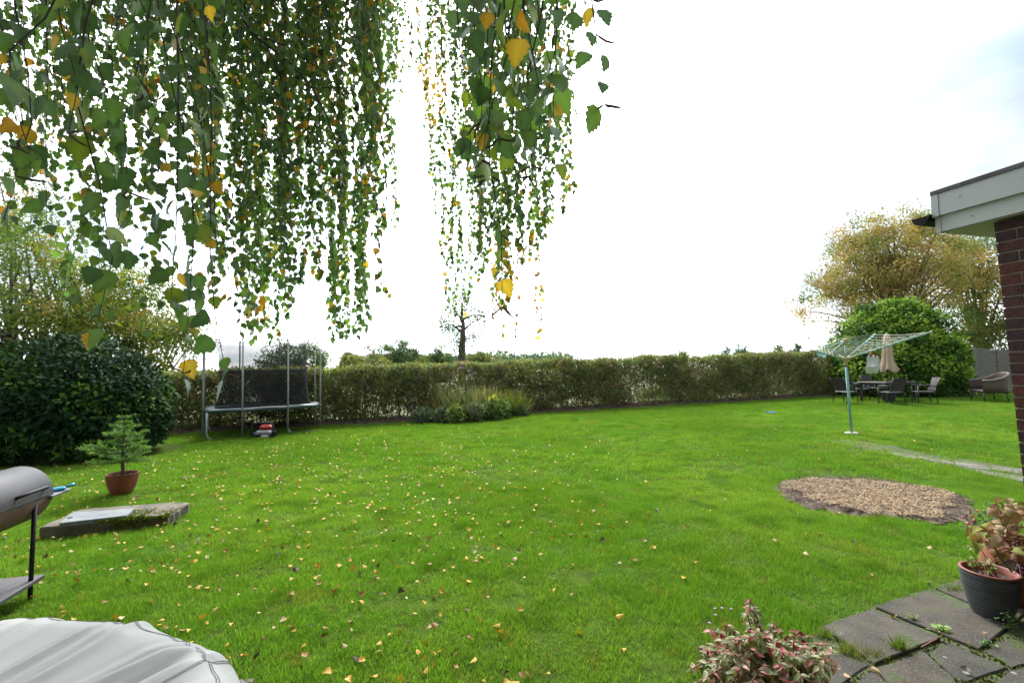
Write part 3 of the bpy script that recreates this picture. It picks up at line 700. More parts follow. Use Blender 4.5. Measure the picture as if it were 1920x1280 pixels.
# ------------------------------------------------------------------ trees beyond the hedge
GR = [(0.085, 0.14, 0.055), (0.12, 0.17, 0.06), (0.065, 0.11, 0.055)]
BL = [(0.075, 0.125, 0.085), (0.095, 0.145, 0.095), (0.065, 0.105, 0.08)]
YL = [(0.15, 0.17, 0.045), (0.20, 0.19, 0.05), (0.11, 0.14, 0.04)]
def far_tree(px, ptop, wpx, Y, cols, label, name='field_tree', cat='tree', n=3500, base_px=690, squash=1.0, group=None, sparse=1.0, thin=False):
    top = at(px, ptop - .16 * (690 - ptop), Y); zb = float(tz(top.x, Y)); H = top.z - zb; wr = wpx / F * Y / 2
    cz = zb + H * (0.58 if thin else 0.5); rz = max(0.3, (top.z - cz) * 0.95)
    cr = [((top.x, Y, cz), (wr * .9, wr * .9, rz)), ((top.x - wr * .35, Y, cz - rz * .25), (wr * .62, wr * .6, rz * .75)), ((top.x + wr * .4, Y, cz - rz * .1), (wr * .6, wr * .6, rz * .7))]
    return make_tree(name, (top.x, Y, 0), label, cr, int(n * 1.6), max(0.16, Y * 0.0042), cols, [3, 2, 2], max(.12, wr * .09), int(60 * sparse) + 10, wr * .34, cat=cat, group=group, limbs=14)
far_tree(560, 632, 110, 46, GR, 'dark bushy tree seen through the trampoline net', n=6000)
far_tree(520, 655, 80, 44, GR, 'low dark green tree at the left of the trampoline net skyline', n=3500)
far_tree(660, 662, 60, 60, YL, 'pale yellow green bush beyond the hedge just right of the trampoline', name='field_bush', cat='bush')
far_tree(700, 637, 36, 70, YL, 'thin wispy yellowish sapling left of the bushy field tree', n=450, sparse=.5)
far_tree(738, 638, 66, 78, GR, 'bushy mid green field tree beyond the hedge with a flat round top', n=5000)
far_tree(768, 642, 34, 82, BL, 'smaller bluish green tree leaning against the bushy field tree', n=2500)
far_tree(724, 670, 36, 62, YL, 'low pale yellow bush under the bushy field tree', name='field_bush', cat='bush', n=2000)
far_tree(792, 666, 34, 64, YL, 'bright yellow bush beyond the hedge, right of the field trees', name='field_bush', cat='bush', n=2000)
far_tree(826, 646, 52, 66, GR, 'loose mid green tree just left of the ivy-clad trunk', n=2600)
far_tree(900, 660, 62, 90, YL, 'olive tree beyond the hedge just right of the ivy-clad trunk', n=3500)
far_tree(1278, 656, 22, 150, GR, 'tiny round tree on the skyline over the middle of the hedge', n=700)
far_tree(1362, 655, 17, 160, BL, 'smaller of the two skyline trees left of the clothes dryer', n=600)
far_tree(1387, 651, 27, 160, GR, 'rounder of the two skyline trees left of the clothes dryer', n=900)
far_tree(1461, 649, 24, 165, GR, 'left one of the skyline pair close to the clothes dryer', n=800, thin=True)
far_tree(1490, 648, 23, 165, BL, 'right one of the skyline pair close to the clothes dryer', n=800, thin=True)
far_tree(1555, 642, 40, 140, GR, 'blue green skyline tree seen behind the clothes dryer arms', n=1500)
# ivy-clad pollard standing alone
pT = at(866, 690, 47); zb = float(tz(pT.x, 47))
pol = thing('pollard_tree', (pT.x, 47, zb), 'lone thick-trunked tree with few leaves rising above the hedge in mid view', 'tree')
mb = MB(); zs_ = lambda py: at(866, py, 47).z
tp = [Vector((pT.x, 47, zb)), Vector((pT.x, 47, zs_(655))), Vector((pT.x + .1, 47, zs_(630))), Vector((pT.x + .15, 47, zs_(605))), Vector((pT.x - .1, 47, zs_(585)))]
mb.tube(tp, [.42, .36, .28, .2, .12], 10)
lims = []
for (sx_, sy_), (ex, ey) in [((866, 622), (835, 606)), ((866, 622), (895, 598)), ((866, 605), (848, 578)), ((866, 600), (905, 590)), ((866, 612), (838, 618)), ((866, 590), (870, 560)), ((866, 640), (890, 632))]:
    a, e = at(sx_, sy_, 47), at(ex, ey, 47 + rnd.uniform(-1.5, 1.5)); lims.append(e); mb.tube(branch_curve(a, e, .08), [.16, .14, .11, .08, .06, .04, .03], 6)
mb.build('trunk', bark, pol, smooth=True)
n = 1500; ce = np.array([list(e) for e in lims] + [list(at(862, 640, 46.6)), list(at(858, 652, 46.6)), list(at(870, 575, 47))]); k = rng.integers(0, len(ce), n)
leaves('crown', KITE, ce[k] + rng.normal(0, .48, (n, 3)), rv(n), rv(n) + [0, -.5, .5], rng.uniform(.18, .32, n), pal(n, [(0.05, 0.09, 0.05), (0.08, 0.12, 0.05), (0.12, 0.14, 0.045)], [3, 3, 1]), lm_tree, pol)
# far woodland on the skyline
n = 16000; pxs = rng.uniform(640, 1075, n); 
topl = lambda p: 668 - 5 * np.abs(np.sin(p * .055)) - 4 * np.abs(np.sin(p * .021 + 1)) - 5 * np.exp(-((p - 925) / 30) ** 2) - 4 * np.exp(-((p - 1030) / 34) ** 2) + 9 * ss(1055, 1080, p) + 3 * ss(800, 640, p)
Yv = 175 + rng.uniform(-12, 12, n); yy = topl(pxs) + rng.uniform(0, 1, n) ** .6 * (690 - topl(pxs)) 
X = (pxs - 960) / F * Yv; Z = CAMH + (690 - 0.007 * (pxs - 960) - yy) / F * Yv
leaves_c = pal(n, BL + GR + YL, [3, 3, 3, 1.5, 1.5, 1.5, .3, .3, .3]); blob = np.floor(pxs / 17 + np.sin(pxs) * .2).astype(int) % 7
leaves_c *= (0.8 + 0.08 * blob)[:, None]
o = leaves('treeline', KITE, np.stack([X, Yv, Z], -1), rv(n), rv(n) + [0, -.6, .6], rng.uniform(.6, 1.3, n), leaves_c, lm_tree)
tag(o, 'far off line of woodland on the skyline beyond the hedge', 'woodland')

# ================================================================== WEEPING BIRCH OVERHEAD
bleaf = leafmat('birch_leaf', 0.40, 0.40, 0.55, 0.12, 40)
btwig = mat('birch_twig', (0.040, 0.026, 0.020), 0.7, var=0.3, scale=30)
cat_m = mat('catkin', (0.11, 0.085, 0.045), 0.85, var=0.3, scale=60, bump=0.5, bscale=300)
bbark = mat('birch_bark', (0.50, 0.47, 0.42), 0.8, c2=(0.10, 0.08, 0.07), scale=5, stretch=(1, 1, 3), bump=0.5)
TB = Vector((-3.5, 0.2, 0))
birch = thing('weeping_birch', TB, 'weeping birch whose leafy hanging twigs curtain the upper view', 'tree')
mb = MB(); ttop = TB + Vector((0.5, 0.5, 6.2))
tpts = branch_curve(TB + Vector((0, 0, -.1)), ttop, 0, 8, .02)
mb.tube(tpts, [.24, .2, .18, .165, .15, .13, .11, .08, .05], 12); mb.build('trunk', bbark, birch, smooth=True)
# the unseen crown above, added and made dense to shade the near ground
nc_ = 560; cx_ = rng.uniform(-7.5, 1.2, nc_); cy_ = rng.uniform(-1.6, 4.4, nc_); cz_ = np.maximum(3.1, 2.3 + .95 * np.maximum(cy_, 0)) + rng.uniform(.3, 3.6, nc_) * (1 - .05 * np.abs(cx_ + 3.4))
ci = np.repeat(np.arange(nc_), 55); n = len(ci)
leaves('crown', KITE, np.stack([cx_[ci], cy_[ci], cz_[ci]], -1) + rng.normal(0, 1, (n, 3)) * [.3, .3, .28], rv(n) + [0, 0, -.8], rv(n), rng.uniform(.06, .10, n), pal(n, [(.04, .09, .024), (.055, .115, .025), (.45, .28, .045)], [4, 4, .6]), bleaf, birch)
LP, LD, LN, LS, LC = [], [], [], [], []
CATK = []
YEL = [(808, 160, 26, 75, .75), (965, 495, 50, 75, .5), (492, 572, 22, 25, .5), (1005, 580, 26, 80, .85), (940, 560, 60, 60, .5), (600, 100, 25, 40, .3), (715, 235, 12, 60, .35), (850, 590, 40, 60, .2), (90, 160, 60, 60, .12), (380, 270, 30, 30, .3)]
def leaf_color(px, py, near):
    p = 0.07
    for cx_, cy_, rx_, ry_, w_ in YEL:
        q = ((px - cx_) / rx_) ** 2 + ((py - cy_) / ry_) ** 2
        if q < 1: p = max(p, w_)
    u = rnd.random()
    if u < p: c = rnd.choice([(0.52, 0.33, 0.045), (0.46, 0.27, 0.035), (0.56, 0.38, 0.07), (0.40, 0.20, 0.03)])
    elif u < p + 0.08: c = (0.20, 0.26, 0.035)
    else: c = rnd.choice([(0.075, 0.145, 0.055), (0.088, 0.165, 0.055), (0.115, 0.20, 0.050), (0.075, 0.130, 0.075), (0.12, 0.21, 0.06)])
    j_ = rnd.uniform(.8, 1.25); return tuple(min(.8, x * j_) for x in c)
def add_leaf(p, tip, size, near=False):
    px, py, dp = proj(p); LP.append(p); LD.append(tip)
    LN.append(Vector((rnd.gauss(0, 1), rnd.gauss(0, 1), rnd.gauss(0, .3) + .15))); LS.append(size); LC.append(leaf_color(px, py, near))
def strand(xt, xb, yb, Y, size=.042, sp=.026, side=1.0, r=.0014, yt=None, amp=.045, sidelen=(.04, .13), leafy=1.0, Y2=None, start=0.0, catkins=0):
    """one hanging twig with its side shoots; (xb, yb) is where the photo shows it end"""
    if yt is None: yt = -rnd.uniform(60, 260)
    a, e = at(xt, yt, Y), at(xb, yb, Y2 or Y); L_ = (e - a).length; n = max(5, int(L_ / .16)); pts = []
    ph, ph2 = rnd.uniform(0, 6), rnd.uniform(0, 6)
    for i in range(n + 1):
        t = i / n; q = a.lerp(e, t); s_ = math.sin(PI * t)
        pts.append(q + Vector((math.sin(t * 5 + ph) * amp * s_ + rnd.uniform(-.004, .004), math.sin(t * 4 + ph2) * amp * 1.5 * s_, 0)))
    mb = MB(); mb.tube(pts, [r * (1.7 - 1.2 * i / n) for i in range(n + 1)], 4)
    def walk(pts_, off0=0.0):
        s_ = off0
        for u, v_ in zip(pts_[:-1], pts_[1:]):
            seg = (v_ - u).length; d_ = (v_ - u).normalized()
            while s_ < seg:
                p = u + d_ * s_
                if rnd.random() < leafy:
                    sd_ = Vector((rnd.gauss(0, 1), rnd.gauss(0, 1), 0)); sd_ = sd_.normalized() if sd_.length > .01 else Vector((1, 0, 0))
                    tip = (sd_ * rnd.uniform(.15, .75) + Vector((0, 0, -1)) * rnd.uniform(.6, 1.2)).normalized()
                    sz = size * rnd.uniform(.62, 1.25)
                    add_leaf(p + tip * sz * .33, tip, sz)
                s_ += sp * rnd.uniform(.6, 1.5)
            s_ -= seg
    k0 = int(start * n)
    walk(pts[k0:])
    s_ = 0.05
    while s_ < L_ * (1 - start):
        t = start + s_ / L_; i = min(n - 1, int(t * n)); p = pts[i].lerp(pts[i + 1], t * n - i)
        ln = rnd.uniform(*sidelen) * rnd.choice([.6, 1, 1, 1.5]) * (1.2 - .9 * t); an = rnd.uniform(0, 2 * PI)
        d1 = Vector((math.cos(an), math.sin(an), -.55))
        q1 = p + d1 * ln * .5; q2 = q1 + (d1 * .5 + Vector((0, 0, -.8))) * ln * .6
        mb.tube([p, q1, q2], [r * .75, r * .6, r * .4], 3, caps=False); walk([p, q1, q2], sp * .5)
        s_ += rnd.uniform(.05, .17) / max(side, .05)
    mb.build('hanging_twig', btwig, birch)
    for c_ in range(catkins):
        an = rnd.uniform(0, 2 * PI); p = pts[-1 - (0 if c_ < 3 else rnd.randrange(1, 4))]
        CATK.append((p, Vector((math.cos(an) * .8, math.sin(an) * .5, rnd.uniform(-.9, .35)))))
    tops.append(pts[0]); return pts
tops = []
def interp(tab, x):
    xs_ = [t[0] for t in tab]; return float(np.interp(x, xs_, [t[1] for t in tab]))
groups = []
def group_start(): tops.clear()
def group_end(): groups.append(sorted([t.copy() for t in tops], key=lambda v: v.x))
# far curtain, left part
prof = [(365, 420), (400, 470), (440, 560), (470, 625), (500, 640), (530, 600), (555, 540), (580, 480), (600, 560), (630, 625), (655, 650), (680, 600), (705, 545), (722, 420)]
group_start()
for k in range(80):
    x = [384, 408, 436, 462, 488, 514, 540, 566, 596, 622, 645, 668, 692, 716][k % 14] + rnd.gauss(0, 10); y = interp(prof, x) - rnd.choice([0, 0, 20, 60, 140, 220])
    strand(x + rnd.gauss(0, 26), x + rnd.gauss(0, 9), y, rnd.uniform(2.3, 3.4), .042, .023, .95)
group_end(); group_start()
for k in range(52):                          # higher, shorter strands filling the top
    x = rnd.uniform(230, 720); strand(x + rnd.uniform(-20, 20), x, rnd.uniform(110, 300), rnd.uniform(2.6, 4.2), .038, .023, 1.0)
for k in range(15):
    x = rnd.uniform(700, 810); strand(x + rnd.uniform(-20, 20), x, rnd.uniform(110, 225), rnd.uniform(3.4, 4.6), .038, .026, .85)
group_end(); group_start()
for (x, y, Y) in [(796, 235, 3.6), (808, 250, 3.4), (818, 395, 3.3), (806, 330, 3.5), (828, 480, 3.5), (838, 590, 3.3), (852, 615, 3.4), (868, 590, 3.2), (878, 560, 3.6), (845, 500, 3.1), (832, 420, 3.6)]:
    strand(x + rnd.uniform(-12, 12), x, y, Y, .038, .023, .9, sidelen=(.03, .09))
prof = [(880, 430), (900, 530), (935, 575), (965, 560), (985, 470), (1010, 440), (1040, 400), (1060, 360)]
for k in range(40):
    x = [884, 906, 930, 950, 972, 992, 1018, 1044, 1060][k % 9] + rnd.gauss(0, 8); y = interp(prof, x) - rnd.choice([0, 0, 25, 70, 130])
    strand(x + rnd.gauss(0, 20), x + rnd.gauss(0, 7), y, rnd.uniform(2.2, 3.3), .038, .024, .95)
for (x, y) in [(1003, 622), (1012, 640), (945, 640), (968, 625), (925, 600)]:
    strand(x + rnd.uniform(-8, 8), x, y, rnd.uniform(2.6, 3.0), .034, .036, .25, sidelen=(.03, .06), leafy=.8, start=.45)
group_end(); group_start()
# middle distance, left of the curtain: looser, larger leaves
for k in range(34):
    x = 8 + 410 * (k + rnd.random()) / 34; y = rnd.choice([250, 330, 400, 470, 540, 600]) + rnd.uniform(-40, 30)
    if x < 110: y = min(y, 470)
    strand(x + rnd.uniform(-30, 30), x, y, rnd.uniform(1.5, 2.3), .042, .036, .5, leafy=.85)
for k in range(34):
    x = rnd.uniform(-30, 420); strand(x + rnd.uniform(-30, 30), x, rnd.uniform(120, 330), rnd.uniform(2.2, 3.6), .038, .024, .95)
group_end(); group_start()
# close strands on the left with large leaves
for (xt, xb, yb, Y, c_) in [(200, 180, 628, .92, 3), (345, 322, 560, 1.05, 0), (285, 425, 700, 1.15, 3), (300, 345, 700, 1.12, 2), (40, 25, 330, .80, 1), (95, 60, 290, .78, 2), (150, 130, 250, .85, 2), (10, 5, 420, .95, 0),
                           (230, 250, 190, .95, 1), (265, 240, 360, 1.0, 2), (170, 215, 470, 1.1, 0), (75, 85, 420, 1.1, 0), (380, 395, 470, 1.2, 0), (330, 375, 590, 1.25, 1)]:
    strand(xt, xb, yb, Y, .050, .045, .32, r=.0016, amp=.03, leafy=.82, sidelen=(.04, .11), catkins=c_)
group_end(); group_start()
# close strands on the right
for (xt, xb, yb, Y, c_) in [(885, 900, 230, .95, 2), (905, 915, 330, .98, 3), (930, 935, 260, .90, 2), (955, 905, 300, .85, 2), (965, 985, 200, .86, 1), (990, 1010, 260, .95, 2), (1020, 1000, 310, 1.0, 2), (1005, 1040, 230, 1.05, 1), (870, 880, 290, 1.15, 0), (1040, 1045, 300, 1.2, 0),
                           (975, 990, 330, 1.2, 3), (945, 960, 290, 1.3, 0), (925, 940, 575, 1.15, 4), (1018, 1028, 180, .9, 0)]:
    strand(xt, xb, yb, Y, .051, .043, .32, r=.0016, amp=.025, leafy=.9, sidelen=(.04, .10), catkins=c_)
pts = strand(1070, 1136, 196, .85, .05, .05, .0, yt=-110, amp=.012, leafy=.2, catkins=5)
group_end()
# single large leaves that stand out close to the viewpoint (where each hangs, its length and colour)
GL_, DG_, YE_, LG_ = (.10, .19, .05), (.065, .13, .06), (.56, .36, .05), (.22, .30, .04)
for px, py, Y, s_, c_ in [(1083, 24, .84, .042, GL_), (1128, 18, .86, .044, GL_), (1104, 14, .85, .038, YE_), (1102, 97, .85, .044, DG_), (1139, 106, .85, .036, GL_), (1131, 155, .85, .030, GL_), (1110, 60, .85, .036, DG_),
                          (974, 72, .82, .056, YE_), (936, 152, .86, .044, LG_), (933, 208, .86, .046, LG_), (906, 250, .88, .036, YE_), (993, 245, .9, .044, GL_), (886, 60, .85, .052, DG_), (915, 22, .84, .036, YE_), (985, 205, .88, .044, DG_), (1040, 20, .85, .045, GL_),
                          (88, 180, .80, .054, DG_), (152, 10, .78, .058, DG_), (130, 78, .80, .052, DG_), (238, 48, .82, .060, GL_), (215, 185, .84, .050, GL_), (55, 275, .82, .050, DG_), (40, 130, .80, .056, DG_), (150, 140, .82, .046, DG_), (332, 513, 1.0, .036, YE_), (390, 10, .95, .034, YE_),
                          (178, 500, .9, .042, GL_), (215, 452, .92, .040, GL_), (245, 475, 1.0, .040, DG_), (365, 420, 1.0, .046, DG_), (370, 515, 1.0, .042, DG_), (300, 400, 1.05, .044, DG_), (280, 440, 1.05, .040, DG_), (340, 570, 1.1, .036, GL_), (380, 560, 1.05, .042, GL_), (430, 690, 1.15, .036, GL_)]:
    p = at(px, py, Y); LP.append(p); LD.append(Vector((rnd.gauss(0, .28), rnd.gauss(0, .2), -1)).normalized()); LN.append(Vector((rnd.gauss(0, .5), -1, .25))); LS.append(s_); LC.append(c_)
# boughs that carry the strands
for g in groups:
    for s_ in range(0, len(g), 7):
        sub = g[s_:s_ + 7]
        hub = sum(sub, Vector((0, 0, 0))) / len(sub) + Vector((rnd.uniform(-.2, .2), rnd.uniform(-.1, .3), rnd.uniform(.25, .6)))
        start = tpts[rnd.randrange(4, 9)]
        pts = branch_curve(start, hub, .22, 9, .04); mb = MB()
        mb.tube(pts, [.045 - .0036 * i for i in range(10)], 6)
        for q in sub:
            mb.tube(branch_curve(pts[rnd.randrange(6, 10)], q, .16, 5, .05), [.008, .007, .006, .005, .004, .0025], 5)
        mb.build('branch', btwig, birch, smooth=True)
# the bough that shows through the curtain
mb = MB()
def pl(*p): return [at(x, y, Y) for x, y, Y in p]
mb.tube(pl((380, -120, 2.4), (470, 62, 2.35), (540, 115, 2.3), (585, 165, 2.28), (612, 215, 2.26), (628, 262, 2.25), (650, 310, 2.25)), [.009, .007, .0062, .0055, .0045, .003, .002], 6)
mb.tube(pl((470, 62, 2.35), (530, 85, 2.4), (600, 130, 2.45), (640, 155, 2.5)), [.004, .0035, .003, .002], 5)
mb.tube(pl((497, 80, 2.33), (520, 130, 2.3), (545, 190, 2.3), (560, 300, 2.3)), [.004, .003, .002, .0014], 5)
mb.tube(pl((585, 165, 2.28), (640, 165, 2.3), (700, 240, 2.3)), [.003, .0025, .0015], 5)
mb.build('branch', btwig, birch, smooth=True)
mb = MB(); mb.tube([tpts[7], (tpts[7] + at(380, -120, 2.4)) / 2 + Vector((0, 0, .5)), at(380, -120, 2.4)], [.03, .02, .009], 6); mb.build('branch', btwig, birch, smooth=True)
# catkins
cms = []
for q in range(5):
    mb = MB(); k = rnd.uniform(-.012, .012); mb.tube([(0, 0, 0), (k * .5, 0, .008), (k, 0, .018), (k * .7, 0, .028), (0, 0, .036)], [.0010, .0024, .0026, .0022, .0010], 6)
    me = bpy.data.meshes.new('catkin'); me.from_pydata(mb.v, [], mb.f); me.materials.append(cat_m); me.polygons.foreach_set('use_smooth', [True] * len(me.polygons)); cms.append(me)
for p, d_ in CATK:
    o = link('catkin', rnd.choice(cms), birch); qd = d_.normalized().to_track_quat('Z', 'Y')
    o.matrix_local = Matrix.Translation(p - TB) @ qd.to_matrix().to_4x4() @ Matrix.Diagonal((1, 1, rnd.uniform(.8, 1.2), 1))
# leaves: the largest 300 in the view are leaves of their own, the rest one mass
P = np.array([list(p) for p in LP]); D = np.array([list(p) for p in LD]); N = np.array([list(p) for p in LN]); S = np.array(LS); Cc = np.array(LC)
px_, py_, dp_ = proj(P); inside = (px_ > -20) & (px_ < 1940) & (py_ > -20) & (dp_ > .2); big = np.where(inside, S / dp_, 0); order = np.argsort(-big)
top300, others = order[:300], order[300:]
shapes = [birch_shape(c_, f_, s_) for s_, (c_, f_) in enumerate([(.05, .1), (.25, .15), (-.15, .2), (.4, .05), (.1, .35), (.2, -.15)])]
grp = rng.integers(0, len(shapes), len(P))
midc = {}
for v_i in range(3):
    sel = others[grp[others] % 3 == v_i]
    if v_i == 0: allsel = []
    allsel.append(sel)
small = [birch_shape(c_, f_, 20 + s_, True, .03) for s_, (c_, f_) in enumerate([(.1, .15), (.3, -.1), (-.1, .25)])]
# join the three curl kinds into one mesh
objs = [leaf_mesh('leaf_mass', small[i], P[s_] - np.array(TB), D[s_], N[s_], S[s_], Cc[s_], bleaf) for i, s_ in enumerate(allsel)]
import bmesh
bm = bmesh.new()
for me in objs: bm.from_mesh(me)
me = objs[0]; bm.to_mesh(me); bm.free()
o = link('leaf_mass', me, birch); o['kind'] = 'stuff'
protos = {}
for i in top300:
    c_ = Cc[i]; key = (int(grp[i]), int(np.argmin([abs(c_[0] - .04), abs(c_[0] - .055) , abs(c_[0] - .17), abs(c_[0] - .5)])), int(rnd.random() * 2))
    if key not in protos:
        T_, F_ = shapes[key[0]]; vein = np.ones(len(T_)); vein[:5] = 1.35; vein[-4:] = 1.2
        me = leaf_mesh('leaf', (T_, F_), [(0, 0, 0)], [(0, 1, 0)], [(0, 0, 1)], [1.0], [c_], bleaf, vein); protos[key] = me
    o = link('leaf', protos[key], birch)
    d_ = Vector(D[i]).normalized(); n_v = Vector(N[i]); xax = d_.cross(n_v).normalized(); zax = xax.cross(d_)
    M_ = Matrix((xax, d_, zax)).transposed().to_4x4()
    o.matrix_local = Matrix.Translation(Vector(P[i]) - TB) @ M_ @ Matrix.Scale(S[i], 4)
# ================================================================== TRAMPOLINE
steel = mat('galvanised_steel', (0.33, 0.355, 0.35), 0.45, var=0.12, scale=20, metal=0.3)
padm = mat('green_pad', (0.022, 0.048, 0.045), 0.45, var=0.2, scale=6)
def netmat(name, c, alpha):
    m = bpy.data.materials.new(name); m.use_nodes = True; n = m.node_tree; b_ = n.nodes['Principled BSDF']
    b_.inputs['Base Color'].default_value = (*c, 1); b_.inputs['Roughness'].default_value = .9
    t = n.nodes.new('ShaderNodeTexCoord'); z = n.nodes.new('ShaderNodeTexNoise'); z.inputs['Scale'].default_value = 2.5; n.links.new(t.outputs['Object'], z.inputs['Vector'])
    mp = n.nodes.new('ShaderNodeMapRange'); mp.inputs[1].default_value = .3; mp.inputs[2].default_value = .7; mp.inputs[3].default_value = alpha - .06; mp.inputs[4].default_value = alpha + .06
    n.links.new(z.outputs['Fac'], mp.inputs[0]); n.links.new(mp.outputs[0], b_.inputs['Alpha']); return m
net_lo = netmat('dark_net', (0.012, 0.012, 0.014), .60)
net_hi = netmat('sheer_net', (0.03, 0.03, 0.035), .45)
blackm = mat('black_webbing', (0.012, 0.012, 0.014), 0.7)
TC = at(499, 700, 12.3); TC.z = float(tz(TC.x, TC.y))
ca_, sa_ = math.cos(R(32.5)), math.sin(R(32.5))
NL = G(381, 826); NL.z = 0                    # near left corner
TL, TW, HP = 2.78, 2.05, 0.73
TC = NL + Vector((ca_, sa_, 0)) * TL / 2 + Vector((-sa_, ca_, 0)) * TW / 2; TC.z = float(tz(TC.x, TC.y)) - .02
tr = thing('trampoline', TC, 'rectangular garden trampoline with black safety net and steel poles by the hedge', 'trampoline')
tr.rotation_euler = (R(0.0), R(-0.9), R(32.5))
def rr(t, a, b_, e=5.0):
    c, s_ = math.cos(t), math.sin(t); k = (abs(c / a) ** e + abs(s_ / b_) ** e) ** (-1 / e); return c * k, s_ * k
def loft(rows, name, m, n=96, par=None, sag=None):
    b = MB(); vs = []; fs = []
    for (a, b_, z) in rows:
        for k in range(n):
            t = 2 * PI * k / n; x, y = rr(t, a, b_); vs.append((x, y, z + (sag(x, y, z) if sag else 0)))
    for i in range(len(rows) - 1):
        for k in range(n): fs.append((i * n + k, i * n + (k + 1) % n, (i + 1) * n + (k + 1) % n, (i + 1) * n + k))
    b.add(vs, fs); return b.build(name, m, par or tr, smooth=True, origin=(0, 0, 0))
A_, B_ = TL / 2, TW / 2
wav = lambda x, y, z: .010 * math.sin(x * 7 + y * 5)
loft([(A_ - .32, B_ - .32, HP - .01), (A_ - .28, B_ - .28, HP + .02), (A_ - .06, B_ - .06, HP + .03), (A_, B_, HP + .005), (A_ + .01, B_ + .01, HP - .05), (A_ - .02, B_ - .02, HP - .07)], 'pad', padm, sag=wav)
loft([(A_ - .30, B_ - .30, HP - .01), (.4, .3, HP - .03), (.01, .01, HP - .035)], 'jumping_mat', blackm)
b = MB(); b.tube([(*rr(t, A_ - .03, B_ - .03), HP - .05) for t in np.linspace(0, 2 * PI, 61)], .022, 8); b.build('frame_ring', steel, tr, smooth=True, origin=(0, 0, 0))
pp_ = [(-.56, -B_ - .03), (.50, -B_ - .03), (A_ + .03, -.45), (A_ + .03, .45), (.50, B_ + .03), (-.56, B_ + .03), (-A_ - .03, .45), (-A_ - .03, -.45)]
tops_t = []
for (x, y) in pp_:
    dn = Vector((-1 if x > A_ else 1 if x < -A_ else 0, -1 if y > B_ else 1 if y < -B_ else 0, 0)); P0 = Vector((x, y, 0))
    hi = 2.46 if not (x > A_) else 2.22
    b = MB(); b.tube([P0 + Vector((0, 0, .02)), P0 + Vector((0, 0, 1.3)), P0 + Vector((0, 0, hi)), P0 + dn * .03 + Vector((0, 0, hi + .07)), P0 + dn * .10 + Vector((0, 0, hi + .10)), P0 + dn * .16 + Vector((0, 0, hi + .10))], .020, 8)
    p = b.build('pole', steel, tr, smooth=True, origin=(0, 0, 0)); e = P0 + dn * .16 + Vector((0, 0, hi + .10)); tops_t.append(e)
    MB().box(e, (.05, .05, .07), b=.01).build('pole_cap', blackm, p, origin=(0, 0, 0))
for sy in (-1, 1):
    for x0, x1 in ((-A_ + .06, -.56), (.50, A_ - .03)):
        y = sy * (B_ - .03); P0, P1 = Vector((x0, y, 0)), Vector((x1, y, 0)); d = (P1 - P0).normalized()
        b = MB(); b.tube([P0 + Vector((0, 0, HP - .04)), P0 + Vector((0, 0, .17)), P0 + d * .025 + Vector((0, 0, .09)), P0 + d * .09 + Vector((0, 0, .03)), P0 + d * .16 + Vector((0, 0, .012)), P1 - d * .1 + Vector((0, 0, .01)), P1 + Vector((0, 0, .012))], .022, 8)
        b.build('leg', steel, tr, smooth=True, origin=(0, 0, 0))
na, nb_ = A_ - .26, B_ - .26
def flare(x, y, z):
    return -.10 * (1 - (min(abs(abs(x) - na), .5) < .1) * (min(abs(abs(y) - nb_), .5) < .25)) if z > 2.3 else 0
loft([(na + .03, nb_ + .03, HP + .03), (na - .02, nb_ - .02, HP + .3), (na - .04, nb_ - .04, 1.3), (na - .04, nb_ - .04, 1.66)], 'lower_net', net_lo)
loft([(na - .04, nb_ - .04, 1.73), (na - .05, nb_ - .05, 2.0), (na - .03, nb_ - .03, 2.25), (na + .09, nb_ + .06, 2.57)], 'upper_net', net_hi, sag=flare)
loft([(na - .037, nb_ - .037, 1.655), (na - .037, nb_ - .037, 1.735)], 'net_band', blackm)
loft([(na + .032, nb_ + .032, HP + .03), (na + .03, nb_ + .03, HP + .07)], 'net_hem', blackm)
for k in range(8):
    pa, pc = tops_t[k], tops_t[(k + 1) % 8]
    b = MB(); b.tube([pa, (pa + pc) / 2 - Vector((0, 0, .03)), pc], .009, 5); b.build('top_cord', blackm, tr, origin=(0, 0, 0))

# small mower parked under it
mw = G(494, 821); tm_ = thing('lawn_mower', mw, 'small red and grey lawn mower with folded black frame handle under the trampoline', 'lawn mower')
tm_.rotation_euler = (0, 0, R(14)); tm_.scale = (1, 1, 1)
redm = mat('red_plastic', (0.42, 0.025, 0.015), 0.4, var=0.1); greym = mat('grey_plastic', (0.22, 0.23, 0.24), 0.45, var=0.15); lgrey = mat('pale_grey_plastic', (0.48, 0.50, 0.51), 0.5, var=0.1)
MB().box((0, .12, .12), (.36, .42, .13), taper=.86, b=.03).build('deck', greym, tm_, origin=(0, 0, 0))
b = MB(); b.box((.02, .2, .25), (.31, .22, .12), taper=.72, b=.04); b.build('motor_cover', redm, tm_, origin=(0, 0, 0))
MB().box((.06, -.13, .06), (.17, .06, .085), taper=.9, b=.015).build('battery_box', lgrey, tm_, origin=(0, 0, 0))
b = MB(); b.tube([(-.23, -.12, .03), (-.25, -.08, .34), (-.2, -.06, .385), (.17, -.06, .395), (.22, -.08, .35), (.25, -.12, .04)], .024, 8); b.tube([(-.23, -.12, .03), (-.1, -.13, .1), (.1, -.13, .12), (.25, -.12, .04)], .022, 8)
b.build('handle', blackm, tm_, smooth=True, origin=(0, 0, 0))
for sx in (-1, 1):
    for y_ in (-.03, .28):
        b = MB(); b.tube([(sx * .19, y_, .075), (sx * .235, y_, .075)], .075, 14); b.build('wheel', blackm, tm_, origin=(0, 0, 0))

